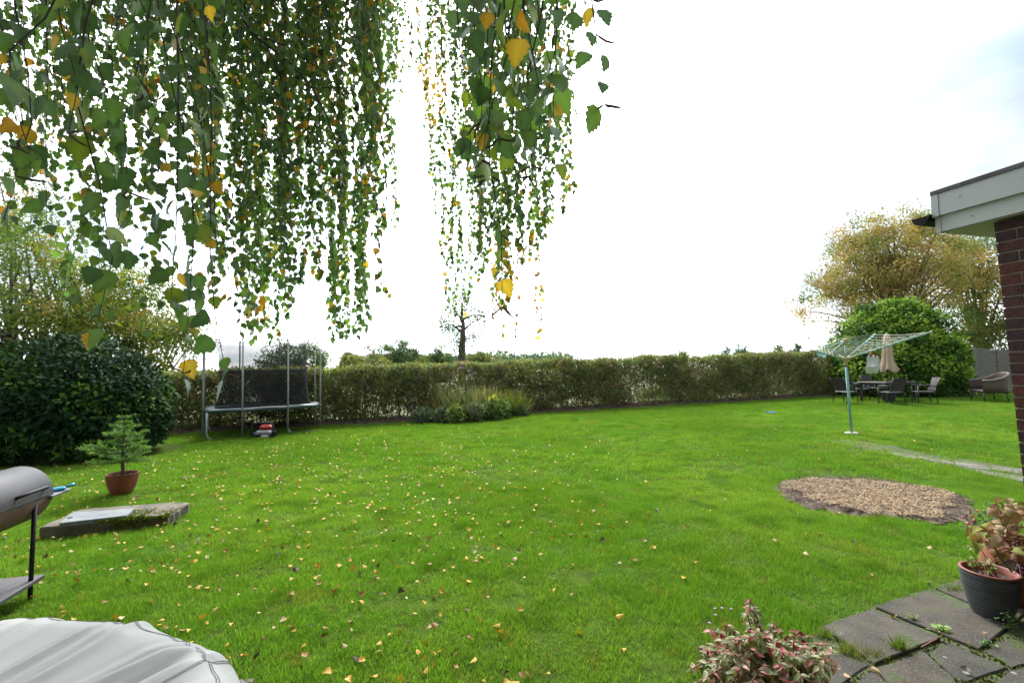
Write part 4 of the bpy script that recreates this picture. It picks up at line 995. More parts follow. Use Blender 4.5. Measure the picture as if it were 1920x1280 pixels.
# ================================================================== POTS AND PLANTS ON THE LEFT
terra = mat('terracotta', (0.19, 0.050, 0.017), 0.75, c2=(0.23, 0.068, 0.027), scale=6, bump=0.3, bscale=60)
compost = mat('compost', (0.032, 0.022, 0.016), 0.95, c2=(0.075, 0.055, 0.04), scale=30, bump=1.0, bscale=60)
def pot(base, r0, r1, h, m, ribs=0, name='pot', rimm=None, label=None, cat='plant pot', tilt=0.0, wall=.014):
    t = thing(name, base, label, cat); t.rotation_euler = (0, tilt, 0)
    prof = []; n = 60 if ribs else 14
    for i in range(n + 1):
        q = i / n; r_ = r0 + (r1 - r0) * (math.sin(q * PI / 2) ** .85 * .9 + .1 * q)
        if ribs: r_ += .0026 * math.sin(q * 2 * PI * ribs)
        prof.append((r_, h * q))
    prof2 = [(r0 * .2, 0.0)] + prof + [(r1 + .004, h + .006), (r1 - wall * .4, h + .011), (r1 - wall, h + .004), (r1 - wall - .01, h * .8)]
    if rimm:
        MB().lathe([(r0 * .2, 0.0)] + prof, n=56).build('body', m, t, smooth=True, origin=(0, 0, 0))
        MB().lathe([(r1 - .001, h), (r1 + .005, h + .004), (r1 + .003, h + .012), (r1 - wall * .5, h + .014), (r1 - wall, h + .008), (r1 - wall - .01, h * .8)], n=56).build('rim', rimm, t, smooth=True, origin=(0, 0, 0))
    else: MB().lathe(prof2, n=56).build('body', m, t, smooth=True, origin=(0, 0, 0))
    b = MB(); vs = [(0, 0, h * .88)]; 
    for q in range(1, 7):
        for k in range(28): a = 2 * PI * k / 28; rr = (r1 - wall - .006) * q / 6; vs.append((rr * math.cos(a), rr * math.sin(a), h * .88 + rnd.uniform(-.008, .010)))
    fs = [(0, 1 + k, 1 + (k + 1) % 28) for k in range(28)] + [(1 + q * 28 + k, 1 + (q + 1) * 28 + k, 1 + (q + 1) * 28 + (k + 1) % 28, 1 + q * 28 + (k + 1) % 28) for q in range(5) for k in range(28)]
    b.add(vs, fs); b.build('compost', compost, t, origin=(0, 0, 0)); return t
pb = G(228, 926)
pot(pb, .100, .176, .265, terra, label='plain terracotta pot holding the small conifer on the lawn')
needle = leafmat('conifer_needle', 0.2, 0.65, 0.12, .1)
con = thing('conifer', pb + Vector((0, 0, .22)), 'small tiered conifer growing in the terracotta pot', 'conifer')
mb = MB(); H_ = .82; mb.tube([pb + Vector((rnd.uniform(-.008, .008), 0, .21 + H_ * t)) for t in np.linspace(0, 1, 8)], [.024, .021, .018, .015, .012, .009, .006, .003], 8); mb.build('trunk', bark, con, smooth=True)
cp, cd, cn, cs, ccol = [], [], [], [], []
for tier, (zt, Lr, nb) in enumerate([(.20, .50, 7), (.32, .44, 6), (.43, .35, 6), (.54, .26, 5), (.64, .18, 5), (.72, .11, 4), (.79, .05, 3)]):
    for k in range(nb):
        a = 2 * PI * (k + rnd.uniform(-.25, .25)) / nb + tier * .7; d_ = Vector((math.cos(a), math.sin(a), .12)); L_ = Lr * rnd.choice([.55, .8, 1, 1.05, 1.15]) * rnd.uniform(.85, 1.05)
        p0 = pb + Vector((0, 0, .21 + zt)); up_ = rnd.uniform(-.15, .30); pts = [p0, p0 + d_ * L_ * .5 + Vector((0, 0, .01)), p0 + d_ * L_ + Vector((0, 0, up_ * L_))]
        mb = MB(); mb.tube(pts, [.007, .005, .002], 5)
        subs = [(pts, 1.0)]
        for q in range(int(5 * L_ / .5) + 1):
            t = .35 + .6 * q / (5 * L_ / .5 + 1); p = pts[0].lerp(pts[2], t)
            for sg in (-1, 1):
                d2 = Matrix.Rotation(sg * R(rnd.uniform(40, 60)), 3, 'Z') @ d_; l2 = L_ * .42 * (1.15 - t) + .04
                e = p + d2 * l2 + Vector((0, 0, rnd.uniform(-.01, .02))); mb.tube([p, e], [.003, .0015], 4); subs.append(([p, e], .8))
        mb.build('branch', bark, con)
        for sp_, _ in subs:
            for u, v_ in zip(sp_[:-1], sp_[1:]):
                m_ = max(3, int((v_ - u).length / .0032))
                for i in range(m_):
                    t = rnd.random(); dd = (v_ - u).normalized(); q = Vector((rnd.gauss(0, 1), rnd.gauss(0, 1), rnd.gauss(.25, .7))); cp.append(u.lerp(v_, t)); cd.append(dd * .9 + q.normalized()); cn.append((rnd.gauss(0, .5), rnd.gauss(0, .5), 1)); cs.append(rnd.uniform(.024, .042))
                    g_ = rnd.uniform(.7, 1.3) * (1.5 if t > .75 else 1); ccol.append((.105 * g_, .20 * g_, .040 * g_))
NDL = tpl([(-.075, 0, 0), (.075, 0, 0), (.04, 1, .05), (-.04, 1, .05)], [(0, 1, 2, 3)])
leaves('needles', NDL, np.array([list(p) for p in cp]), np.array([list(p) for p in cd]), cn, cs, ccol, needle, con)

# concrete plinth with a metal cover
conc = slabmat('old_mossy_concrete', (0.12, 0.102, 0.075), .05); metal_lid = mat('galvanised_cover', (0.16, 0.175, 0.18), 0.5, var=0.2, scale=7, metal=.0, bump=.15, spec=.15)
FLp, FRp = G(74, 1012), G(314, 986); dirr = (FRp - FLp); dirr.z = 0; back = Vector((-.16, .56, 0)); back2 = Vector((-.10, .46, 0))
q4 = [FLp, FRp, FRp + back2, FLp + back]
pl_ = thing('drain_plinth', (FLp + FRp) / 2, 'raised mossy concrete drain surround with flat metal cover on the lawn', 'drain cover')
Q = []
for i in range(4):
    a, c = q4[i], q4[(i + 1) % 4]
    for t in np.linspace(0, 1, 9)[:-1]: p = a.lerp(c, t); Q.append((p.x + rnd.uniform(-.012, .012), p.y + rnd.uniform(-.012, .012)))
zl = [.118 - .03 * math.exp(-((i - 11) / 4) ** 2) + rnd.uniform(-.008, .006) for i in range(len(Q))]
MB().prism(Q, -.05, zl, .014).build('concrete_surround', conc, pl_)
lid = [at(112, 973, 4.52), at(238, 961, 4.74), at(252, 948, 4.98), at(136, 957, 4.86)]
lz = .142
MB().prism([(p.x, p.y) for p in lid], .10, lz, .004).build('metal_cover', metal_lid, pl_)
mb = MB()
c_ = sum(lid, Vector()) / 4
mb.tube([(c_.x - .2, c_.y - .1, lz + .001), (c_.x - .2, c_.y - .1, lz + .006)], .02, 12); mb.build('lifting_hole_plug', blackm, pl_)
mossm = leafmat('moss', .1, .9, .1); n = 4200; u = rng.uniform(0.42, 1, n); v_ = np.where(rng.uniform(size=n) < .6, 0, rng.uniform(0, .8, n) ** 2)
bx = np.array(FLp)[None] * (1 - u[:, None]) + np.array(FRp)[None] * u[:, None] + np.array(back2)[None] * v_[:, None]
side = (v_ == 0) & (rng.uniform(size=n) < .35); bz = np.where(side, rng.uniform(.02, .11, n), .112 - .02 * (u > .8)); bx[:, 1] += np.where(v_ == 0, rng.normal(0, .012, n), 0); bx[:, 2] = bz
leaves('moss', KITE, bx, rv(n) + [0, -.2, .5], rv(n), rng.uniform(.010, .024, n), pal(n, [(.12, .17, .012), (.085, .13, .010), (.15, .17, .025)], [3, 2, 1]), mossm, pl_)

# ================================================================== BARREL BARBECUE
bb_l = mat('grey_barrel_lid', (0.050, 0.053, 0.060), 0.45, c2=(0.068, 0.062, 0.058), scale=2.5, metal=.0, spec=.15)
bb_b = mat('rusty_barrel', (0.105, 0.046, 0.030), 0.6, c2=(0.13, 0.085, 0.066), scale=5, metal=.0, bump=.25, spec=.15)
dkm = mat('dark_steel', (0.018, 0.016, 0.020), 0.55, var=.2, spec=.2); board = mat('grey_shelf_board', (0.055, 0.052, 0.055), 0.7, var=.25, scale=3, stretch=(4, 1, 1))
bq = thing('barrel_barbecue', (-3.50, 3.15, 0), 'grey barrel barbecue with rusty underside on legs beside the lawn', 'barbecue')
AX = Vector((-.135, .47, 0)).normalized(); PX_ = Vector((AX.y, -AX.x, 0)); RB = .20; LB = .56; BZ = .705
A0 = Vector((-3.262, 2.93, BZ)) - PX_ * RB
def drum(a0, a1, name, m, r_=RB, n=20):
    b = MB(); vs = []; fs = []; st = []
    segs = [(0.0, .0), (0.0, 1), (LB, 1), (LB + .03, .9), (LB + .045, .6), (LB + .05, 0)] if True else []
    for (d, s_) in segs:
        for k in range(n + 1):
            t = a0 + (a1 - a0) * k / n; st.append(A0 + AX * d + PX_ * math.cos(t) * r_ * s_ + Vector((0, 0, math.sin(t) * r_ * s_)))
    for i in range(len(segs) - 1):
        for k in range(n): fs.append((i * (n + 1) + k, (i + 1) * (n + 1) + k, (i + 1) * (n + 1) + k + 1, i * (n + 1) + k + 1))
    b.add(st, fs); o = b.build(name, m, bq, smooth=False)
    for p_ in o.data.polygons: p_.use_smooth = True
    try: o.data.set_sharp_from_angle(angle=R(40))
    except Exception: pass
    return o
drum(R(-4), R(184), 'lid', bb_l, RB + .003); drum(R(180), R(360), 'barrel', bb_b)
b = MB(); c = A0 - AX * .004; vs = [c] + [c + PX_ * math.cos(t) * .192 + Vector((0, 0, math.sin(t) * .192)) for t in np.linspace(0, 2 * PI, 25)[:-1]]
b.add(vs, [(0, 1 + (k + 1) % 24, 1 + k) for k in range(24)]); b.build('end_plate', dkm, bq)
hp = lambda d, ang, r_: A0 + AX * d + PX_ * math.cos(R(ang)) * r_ + Vector((0, 0, math.sin(R(ang)) * r_))
b = MB(); b.tube([hp(.20, 14, RB), hp(.21, 15, RB + .03), hp(.25, 16, RB + .045), hp(.42, 16, RB + .045), hp(.46, 15, RB + .03), hp(.47, 14, RB)], .011, 8); b.build('handle', dkm, bq, smooth=True)
b = MB(); b.tube([hp(0, 0, RB + .002), hp(LB, 0, RB + .002)], .004, 6); b.build('lid_seam', dkm, bq)
legs = []
for dL, side in ((.40, .93), (.06, -.8), (.40, -.8), (.06, .80)):
    p = A0 + AX * dL + PX_ * side * RB
    b = MB(); b.tube([(p.x, p.y, .0 if dL > .2 else .06), (p.x, p.y, BZ - .03)], .0135, 8); b.build('leg', dkm, bq, smooth=True)
p = A0 + AX * .24; ang = math.atan2(AX.y, AX.x)
MB().box((p.x, p.y, .125), (.52, .42, .028), Matrix.Rotation(ang, 3, 'Z'), b=.004).build('lower_shelf', board, bq)
for side in (-.95, .95):
    q = A0 + AX * .03 + PX_ * side * RB
    b = MB(); b.tube([q + PX_ * -.02 - Vector((0, 0, BZ - .065)), q + PX_ * .02 - Vector((0, 0, BZ - .065))], .062, 18); b.build('wheel', blackm, bq, smooth=False)
sh = hp(LB + .06, -3, RB * .72)
MB().box((sh.x, sh.y, BZ - .022), (.22, .16, .018), Matrix.Rotation(ang, 3, 'Z'), b=.003).build('side_shelf', mat('pale_metal_shelf', (.12, .125, .13), .5), bq)
blue = mat('turquoise_plastic', (0.01, 0.28, 0.46), 0.4, var=.1)
bp = sh + AX * .03 + PX_ * .03; bp.z = BZ - .012
br = thing('scraper', bp, 'turquoise plastic cleaning brush lying on the barbecue side shelf', 'brush'); br.rotation_euler = (0, 0, ang - R(50))
b = MB(); b.box((0, 0, .014), (.10, .04, .026), b=.008); b.build('head', blue, br, origin=(0, 0, 0))
b = MB(); b.tube([(.04, 0, .018), (.08, 0, .028), (.10, 0, .03)], [.010, .011, .013], 8); b.build('handle', blue, br, smooth=True, origin=(0, 0, 0))

# ================================================================== COVER IN THE NEAR CORNER
def covermat():
    m = mat('off_white_leatherette', (0.40, 0.40, 0.38), 0.5, var=.05, scale=3, bump=.12, bscale=350, spec=.2); return m
cvm = covermat(); CVC = Vector((-1.38, 0.44, 0.0))
cv = thing('furniture_cover', CVC, 'wrinkled off-white stitched cover over round garden furniture in the near corner', 'furniture cover')
NU, NV = 900, 110; vs = []; fs = []
folds = [(rnd.uniform(0, 2 * PI), rnd.choice([.017, .02, .026, .034, .045]) * rnd.uniform(.8, 1.2), rnd.choice([.35, .6, .9, 1.2]) * rnd.uniform(.8, 1.2), rnd.uniform(-.45, .45)) for _ in range(125)]
def cover_pt(t, v_):
    """t around, v_ 0 at the centre of the top .. 1 at the hem"""
    R0 = 1.06; Ht = .835
    if v_ < .38: r_ = R0 * .86 * (v_ / .38); z = Ht + .035 * (v_ / .38) ** 2.2
    else:
        q = (v_ - .38) / .62; a = min(q / .42, 1) * PI / 2
        r_ = R0 * (.86 + .14 * math.sin(a)); z = Ht + .035 - .13 * (1 - math.cos(a)) - max(0, q - .42) / .58 * .60
        if q > .42: r_ = R0 * (1.0 + .03 * (q - .42))
    wk = 0.0
    for (t0, wd, am, sl) in folds:
        tt = t0 + sl * (v_ - .4); d = (t - tt + PI) % (2 * PI) - PI
        env = math.exp(-((v_ - (.345 + .05 * math.sin(t0 * 7))) / (.095 * (.6 + am))) ** 2)
        e = abs(d) / wd
        if e < 3: wk += am * env * (math.exp(-e ** 1.25 * 1.5) - .55 * math.exp(-((d - wd * 1.0) / (wd * .5)) ** 2))
    wk = .020 * math.tanh(wk * .9)
    wk *= .75 + .5 * math.sin(t * 17 + v_ * 9) ** 2; r_ += wk * .5 + .008 * math.sin(t * 5 + 1) + .004 * math.sin(t * 23 + v_ * 30); z += wk * (.9 if v_ < .7 else .1) + .004 * math.sin(t * 3 + .5) * min(1, v_ * 2)
    return (CVC.x + r_ * math.cos(t), CVC.y + r_ * math.sin(t), z)
for i in range(NV + 1):
    for k in range(NU): vs.append(cover_pt(2 * PI * k / NU, i / NV))
for i in range(NV):
    for k in range(NU): fs.append((i * NU + k, i * NU + (k + 1) % NU, (i + 1) * NU + (k + 1) % NU, (i + 1) * NU + k))
b = MB(); b.add(vs, [f[::-1] for f in fs]); b.build('cover', cvm, cv, smooth=True)
thread = mat('beige_thread', (0.19, 0.175, 0.14), 0.8)
def seam(fn, n=120, r_=.0007):
    b = MB(); b.tube([Vector(fn(i / n)) for i in range(n + 1)], r_, 4); return b.build('seam', thread, cv)
lift = lambda p, h=.0015: (p[0], p[1], p[2] + h)
for off in (0, .012):
    seam(lambda u: lift(cover_pt(.2 + 2.2 * u, .455 + off * .6 + .006 * math.sin(u * 20))), 240)
    seam(lambda u: lift(cover_pt(-.6 + 4.2 * u, .29 + off * .6 + .004 * math.sin(u * 9))), 240)
    for t0 in (.85, 1.80, 3.2): seam(lambda u: lift(cover_pt(t0 + off * .5 + .1 * u, .29 + .3 * u)), 90)
cu = thing('patterned_cushion', Vector((-.735, 1.27, .665)), 'grey and white patterned cushion peeping out behind the off-white cover', 'cushion')
cum = mat('patterned_cloth', (0.42, 0.43, 0.44), 0.8, c2=(0.05, 0.055, 0.06), scale=40, detail=1)
b = MB(); q = []
for (s_, z) in [(0.1, -.045), (.7, -.04), (.95, -.02), (1, 0), (.95, .02), (.7, .04), (0.1, .045)]: q.append((.17 * s_, z))
b.lathe(q, n=28, close=True, fn=lambda t, z: 1 / max(abs(math.cos(t)), abs(math.sin(t))) ** .7); o = b.build('cushion_body', cum, cu, smooth=True, origin=(0, 0, 0)); cu.rotation_euler = (R(60), R(10), R(-30)); cu.scale = (.5, .5, .5)

# ================================================================== ROTARY CLOTHES DRYER
mint = mat('mint_metal', (0.16, 0.33, 0.28), 0.4, var=.06, scale=10); cream = mat('cream_plastic', (0.36, 0.30, 0.15), 0.5, var=.06); cordm = mat('clothes_line', (0.42, 0.44, 0.33), 0.7)
B0 = G(1597, 813); dY = B0.y
rd = thing('rotary_dryer', B0, 'mint green rotary clothes dryer with open arms standing on the lawn', 'clothes dryer')
MB().lathe([(.001, .035), (.11, .035), (.13, .02), (.135, -.05)], c=B0, n=20).build('concrete_base', mat('pale_concrete', (.36, .33, .28), .9, bump=.4), rd)
TOPz = at(1585, 638, dY); COLz = at(1585.5, 673, dY)
b = MB(); b.tube([B0, B0.lerp(COLz, .96)], .026, 12); b.build('pole', mint, rd, smooth=True)
b = MB(); b.tube([B0.lerp(COLz, .95), TOPz], .021, 12); b.build('upper_pole', mint, rd, smooth=True)
b = MB(); b.lathe([(.03, -.14), (.038, -.02), (.06, 0), (.06, .02), (.03, .03)], c=COLz, n=16); b.build('collar', cream, rd, smooth=True)
b = MB(); b.lathe([(.03, -.11), (.035, -.01), (.05, 0.0), (.05, .025), (.01, .04)], c=TOPz, n=16, close=True); b.build('top_cap', cream, rd, smooth=True)
b = MB(); b.lathe([(.026, -.17), (.03, -.165), (.03, -.14)], c=COLz, n=14); b.build('band', blackm, rd)
ends = [at(1745, 622.5, dY - .75), at(1640, 627, dY + 1.0), at(1517, 634, dY + .85), at(1523, 657, dY - .62)]
for e in ends:
    d = (e - COLz).normalized()
    b = MB(); b.tube([COLz + d * .05, e], .0165, 8); arm = b.build('arm', mint, rd, smooth=True)
    b = MB(); b.tube([e - d * .02, e + d * .03], .022, 8); b.build('arm_tip', cream, arm)
    b = MB(); b.tube([COLz + d * .03, COLz + d * .20], [.034, .022], 8); b.build('arm_socket', cream, arm)
    b = MB(); b.tube([TOPz, COLz.lerp(e, .52)], .011, 6); b.build('strut', mint, rd)
for q in range(7):
    f_ = .36 + .104 * q
    b = MB()
    for k in range(4):
        a, c = COLz.lerp(ends[k], f_), COLz.lerp(ends[(k + 1) % 4], f_)
        b.tube([a, (a + c) / 2 - Vector((0, 0, .012 + .02 * f_)), c], .0045, 4)
    b.build('line', cordm, rd)
# peg holder hanging from the front arm
wh = mat('white_plastic', (.62, .64, .66), .45, var=.05)
hk = COLz.lerp(ends[0], .30); ph = thing('peg_basket', hk, 'white two-part peg basket hanging by an orange clip from the clothes dryer', 'peg basket')
orange = mat('orange_plastic', (.75, .18, .02), .45)
b = MB(); b.tube([hk + Vector((0, 0, .02)), hk + Vector((.012, 0, -.015)), hk - Vector((0, 0, .08))], [.014, .018, .006], 8); b.build('clip', orange, ph)
c = hk - Vector((-.06, 0, .24))
def basket(c, r0, r1, h):
    b = MB(); b.lathe([(.002, -h / 2), (r0, -h / 2), (r1, h / 2), (r1 + .006, h / 2 + .004), (r1 - .008, h / 2 + .004), (r1 - .012, h / 2 - .03)], c=c, n=20); return b
o = basket(c, .115, .105, .24).build('basket', wh, ph, smooth=True)
basket(c + Vector((-.07, -.05, -.16)), .10, .115, .14).build('basket', wh, ph, smooth=True)
pegm = [mat('pink_peg', (.55, .18, .22), .5), mat('grey_peg', (.3, .3, .32), .5), wh]
for q in range(14):
    a = rnd.uniform(0, 2 * PI); p = c + Vector((.09 * math.cos(a), .09 * math.sin(a), .11 + rnd.uniform(0, .03)))
    if q > 7: p = c + Vector((-.07 + .1 * math.cos(a), -.05 + .1 * math.sin(a), -.09 + rnd.uniform(0, .02)))
    MB().box(p, (.012, .01, .07), Matrix.Rotation(rnd.uniform(-.6, .6), 3, 'X') @ Matrix.Rotation(rnd.uniform(-.6, .6), 3, 'Y')).build('peg', pegm[q % 3], ph)
pgb = thing('clothes_pegs', COLz.lerp(ends[3], .72), 'pale blue clothes pegs clipped in a bunch on the left dryer arm', 'clothes pegs')
lb = mat('pale_blue_plastic', (.25, .50, .52), .5)
for q in range(9):
    p = COLz.lerp(ends[3], .62 + .03 * q) - Vector((0, 0, .045)); MB().box(p, (.014, .012, .085), Matrix.Rotation(rnd.uniform(-.5, .5), 3, 'Y')).build('peg', lb, pgb)

# ================================================================== GARDEN TABLE, CHAIRS, PARASOL
rat = mat('dark_woven_rattan', (0.022, 0.018, 0.019), 0.6, c2=(0.042, 0.035, 0.035), scale=60, stretch=(1, 1, 2.5), bump=.5, bscale=140, detail=2)
fr = mat('dark_frame', (0.022, 0.019, 0.020), 0.45, var=.15); rat_s = mat('woven_seat', (0.065, 0.057, 0.058), 0.5, var=.2, scale=70, bump=.4, bscale=140)
def rod(name, pts, r_, m, par, n=8): b = MB(); b.tube(pts, r_, n); return b.build(name, m, par, smooth=True, origin=(0, 0, 0))
def make_chair(label):                         # faces +Y
    t = thing('garden_chair', (0, 0, 0), label, 'garden chair', 'dark woven chairs round the garden table')
    MB().box((0, .02, .43), (.50, .48, .035), b=.012).build('seat', rat_s, t, origin=(0, 0, 0))
    b = MB(); vs = []; fs = []
    for i in range(9):
        z = .46 + .46 * i / 8
        for k in range(9):
            x = -.25 + .5 * k / 8; y = -.22 - .16 * (i / 8) ** 1.3 - .035 * (1 - (x / .25) ** 2); 
            for o_ in (0,): vs.append((x, y, z + .014 * (1 - (x / .25) ** 2) * (i == 8)))
    nb = len(vs); vs += [(x, y - .022, z) for x, y, z in vs]
    for i in range(8):
        for k in range(8): q = i * 9 + k; fs += [(q, q + 1, q + 10, q + 9), (nb + q, nb + q + 9, nb + q + 10, nb + q + 1)]
    for k in range(8): fs += [(k, nb + k, nb + k + 1, k + 1), (72 + k, 73 + k, nb + 73 + k, nb + 72 + k)]
    for i in range(8): fs += [(i * 9, i * 9 + 9, nb + i * 9 + 9, nb + i * 9), (i * 9 + 8, nb + i * 9 + 8, nb + i * 9 + 17, i * 9 + 17)]
    b.add(vs, fs); b.build('backrest', rat, t, smooth=False, origin=(0, 0, 0))
    for sx in (-1, 1):
        rod('leg', [(sx * .255, .25, 0), (sx * .25, .235, .62)], .017, fr, t)
        rod('leg', [(sx * .255, -.30, 0), (sx * .25, -.22, .45), (sx * .25, -.25, .55)], .017, fr, t)
        rod('armrest', [(sx * .25, .235, .61), (sx * .255, .20, .655), (sx * .26, 0, .665), (sx * .255, -.27, .63)], .019, fr, t)
        rod('back_rail', [(sx * .25, -.235, .46), (sx * .25, -.30, .70), (sx * .25, -.39, .93)], .017, fr, t)
    return t
spots = [(1672, 758, 4, 'dark woven garden chair at the table with its back squarely to the camera'),
         (1586, 756, -72, 'dark woven garden chair at the left end of the table, nearest the dryer pole'),
         (1612, 749, -112, 'dark woven garden chair half hidden behind the dryer pole, second along the table end'),
         (1641, 747, 190, 'dark woven garden chair on the far left side of the table, facing the camera'),
         (1733, 757, 68, 'dark woven garden chair standing alone at the right end of the table')]
ch0 = make_chair(spots[0][3])
for i, (x, y, a, lab) in enumerate(spots):
    o = ch0 if i == 0 else copy_tree(ch0); p = G(x, y); o.location = p; o.rotation_euler = (0, 0, R(a)); o['label'] = lab
tp_ = G(1666, 752); tp_.z = float(tz(tp_.x, tp_.y))
tb = thing('garden_table', tp_, 'long dark garden table with the folded parasol through it', 'garden table'); tb.rotation_euler = (0, 0, R(22))
MB().box((0, 0, .72), (1.95, 1.0, .035), b=.012).build('tabletop', fr, tb, origin=(0, 0, 0))
MB().box((0, 0, .67), (1.8, .88, .06)).build('apron', fr, tb, origin=(0, 0, 0))
for sx in (-1, 1):
    for sy in (-1, 1): MB().box((sx * .86, sy * .42, .33), (.07, .07, .67)).build('leg', fr, tb, origin=(0, 0, 0))
# parasol
ps = thing('parasol', tp_, 'folded beige parasol standing through the garden table', 'parasol'); ps.rotation_euler = (R(-1), R(2.5), 0)
canv = mat('beige_canvas', (0.38, 0.29, 0.20), 0.85, var=.08, scale=4)
b = MB(); b.tube([(0, 0, 0), (0, 0, 2.54)], .022, 10); b.build('pole', fr, ps, smooth=True, origin=(0, 0, 0))
b = MB(); b.lathe([(.19, 0), (.23, .30), (.24, .32), (.19, .32), (.03, .30)], n=24); b.build('base_tub', blackm, ps, smooth=False, origin=(0, 0, 0))
b = MB(); b.lathe([(.02, 2.58), (.06, 2.54), (.10, 2.44), (.125, 2.15), (.14, 1.75), (.16, 1.5), (.20, 1.3), (.235, 1.16), (.23, 1.14)], n=64, fn=lambda t, z: 1 + (.10 + .16 * (2.58 - z) / 1.4) * math.sin(8 * t + (2.3 - z)) * min(1, (2.60 - z) * 3))
b.v = [(x + (.10 * max(0, 1.5 - z) / .4 if x > 0 else 0), y, z + (-.05 * math.sin(4 * math.atan2(y, x) + 1) if z < 1.2 else 0)) for x, y, z in b.v]
b.build('canopy', canv, ps, smooth=True, origin=(0, 0, 0))
# brown rattan tub armchairs
ratb = mat('brown_rattan', (0.058, 0.038, 0.028), 0.65, c2=(0.095, 0.068, 0.052), scale=55, stretch=(1, 1, .4), bump=.5, bscale=140, detail=2); rim_m = mat('rattan_rim', (0.12, 0.098, 0.082), 0.6, var=.15)
def make_tub(label, ww=1.25):                  # faces +Y
    t = thing('rattan_seat', (0, 0, 0), label, 'rattan seat')
    b = MB(); vs = []; fs = []; N_ = 40; top = []
    for k in range(N_ + 1):
        s_ = k / N_; a = PI + PI * s_
        x = ww / 2 * math.copysign(abs(math.cos(a)) ** .45, math.cos(a)); y = .36 - .74 * abs(math.sin(a)) ** .55
        hb = .74 + .26 * abs(math.sin(a)) ** 1.4
        for i, (z, o_) in enumerate([(.34 - .05 * abs(math.sin(a)), 0), (.55, 0), (hb, .03)]):
            n_x = x * (1 + o_ * .5); n_y = y - o_ * (abs(math.sin(a)) > .4)
            vs.append((n_x, n_y, z))
        top.append((x * 1.015, y - .03 * (abs(math.sin(a)) > .4), hb))
    m_ = len(vs); vs += [(x * .94, y * .93 + .02, z) for x, y, z in vs]
    for k in range(N_):
        for i in range(2): q = k * 3 + i; fs += [(q, q + 3, q + 4, q + 1), (m_ + q, m_ + q + 1, m_ + q + 4, m_ + q + 3)]
        fs += [(k * 3, m_ + k * 3, m_ + k * 3 + 3, k * 3 + 3)]
    b.add(vs, fs); b.build('shell', ratb, t, smooth=True, origin=(0, 0, 0))
    b = MB(); b.tube(top, .035, 8); b.build('rim', rim_m, t, smooth=True, origin=(0, 0, 0))
    MB().box((0, .02, .36), (ww * .93, .70, .10), b=.03).build('seat', rat, t, origin=(0, 0, 0))
    for sx in (-1, 1):
        rod('leg', [(sx * ww * .46, .33, 0), (sx * ww * .45, .32, .34)], .022, fr, t); rod('leg', [(sx * ww * .44, -.30, 0), (sx * ww * .42, -.26, .34)], .022, fr, t)
    return t
t1 = make_tub('brown rattan tub seat standing alone by the fence, facing away from the wall', 1.2); t1.location = G(1857, 752); t1.rotation_euler = (0, 0, R(62))
t2 = copy_tree(t1); t2['label'] = 'brown rattan tub seat tucked behind the garden table under the bush'; t2.location = G(1668, 742); t2.rotation_euler = (0, 0, R(205)); 
# small blue thing on the lawn
bt = G(1448, 776); tb2 = thing('plastic_toy', bt + Vector((0, 0, .03)), 'small bright blue plastic scrap lying flat on the far lawn', 'toy')
bl2 = mat('bright_blue_plastic', (.03, .16, .62), .45)
b = MB(); b.box((0, 0, .02), (.22, .10, .035), b=.012); b.build('body', bl2, tb2, origin=(0, 0, 0))
b = MB(); b.tube([(-.1, 0, .02), (-.17, .03, .03), (-.2, .0, .02)], .016, 6); b.build('handle', bl2, tb2, origin=(0, 0, 0))
# ================================================================== PATIO POTS AND PLANTS
ribm = mat('grey_ribbed_glaze', (0.034, 0.039, 0.043), 0.4, c2=(0.065, 0.072, 0.077), scale=4, stretch=(1, 1, 12)); rim_t = mat('terracotta_rim', (0.17, 0.045, 0.022), 0.6, var=.15)
gp_ = G(1860, 1156)
pot(gp_, .085, .139, .28, ribm, ribs=17, rimm=rim_t, label='grey ribbed pot with a terracotta rim on the paving')
def leafset(parent, items, shape_list, m, name='leaf', limit=300, massname='small_leaves'):
    """items: (pos, dir, normal, size, colour); each leaf an object sharing a few meshes"""
    items = sorted(items, key=lambda t: -t[3] / max(.3, proj(t[0])[2])); pro = {}; ml = root_loc(parent)
    for it in items[:limit]:
        p, d, nn, s_, c_ = it; si = rnd.randrange(len(shape_list)); key = (si, tuple(round(q, 3) for q in c_))
        if key not in pro:
            T_, F_ = shape_list[si]; pro[key] = leaf_mesh(name, (T_, F_), [(0, 0, 0)], [(0, 1, 0)], [(0, 0, 1)], [1.0], [c_], m)
        o = link(name, pro[key], parent); d = Vector(d).normalized(); nn = Vector(nn); xa = d.cross(nn).normalized(); za = xa.cross(d)
        o.matrix_local = Matrix.Translation(Vector(p) - ml) @ Matrix((xa, d, za)).transposed().to_4x4() @ Matrix.Scale(s_, 4)
    if len(items) > limit:
        r_ = items[limit:]; leaves(massname, shape_list[0], [list(i[0]) for i in r_], [list(i[1]) for i in r_], [list(i[2]) for i in r_], [i[3] for i in r_], [i[4] for i in r_], m, parent)
def oval_shape(wd, curl, fold, edge=None):
    ys = [0, .18, .4, .62, .82]; ws = [.05, .7, 1, .82, .42]; v = []; f = []
    for y, w_ in zip(ys, ws):
        z = -curl * (y - .25) ** 2; v += [(-w_ * wd, y, z + fold * w_ * wd), (0, y, z), (w_ * wd, y, z + fold * w_ * wd)]
    v.append((0, 1, -curl * .56))
    for i in range(4): q = i * 3; f += [(q, q + 1, q + 4, q + 3), (q + 1, q + 2, q + 5, q + 4)]
    f += [(12, 13, 15), (13, 14, 15)]; return np.array(v, float), f
stemred = mat('red_stem', (0.16, 0.045, 0.035), .6); greenstem = mat('green_stem', (.09, .12, .03), .6)
plm = leafmat('plant_leaf', .25, .5, .35, .15); OVS = [oval_shape(.24, .3, .3), oval_shape(.22, .7, .2), oval_shape(.26, .1, .4)]
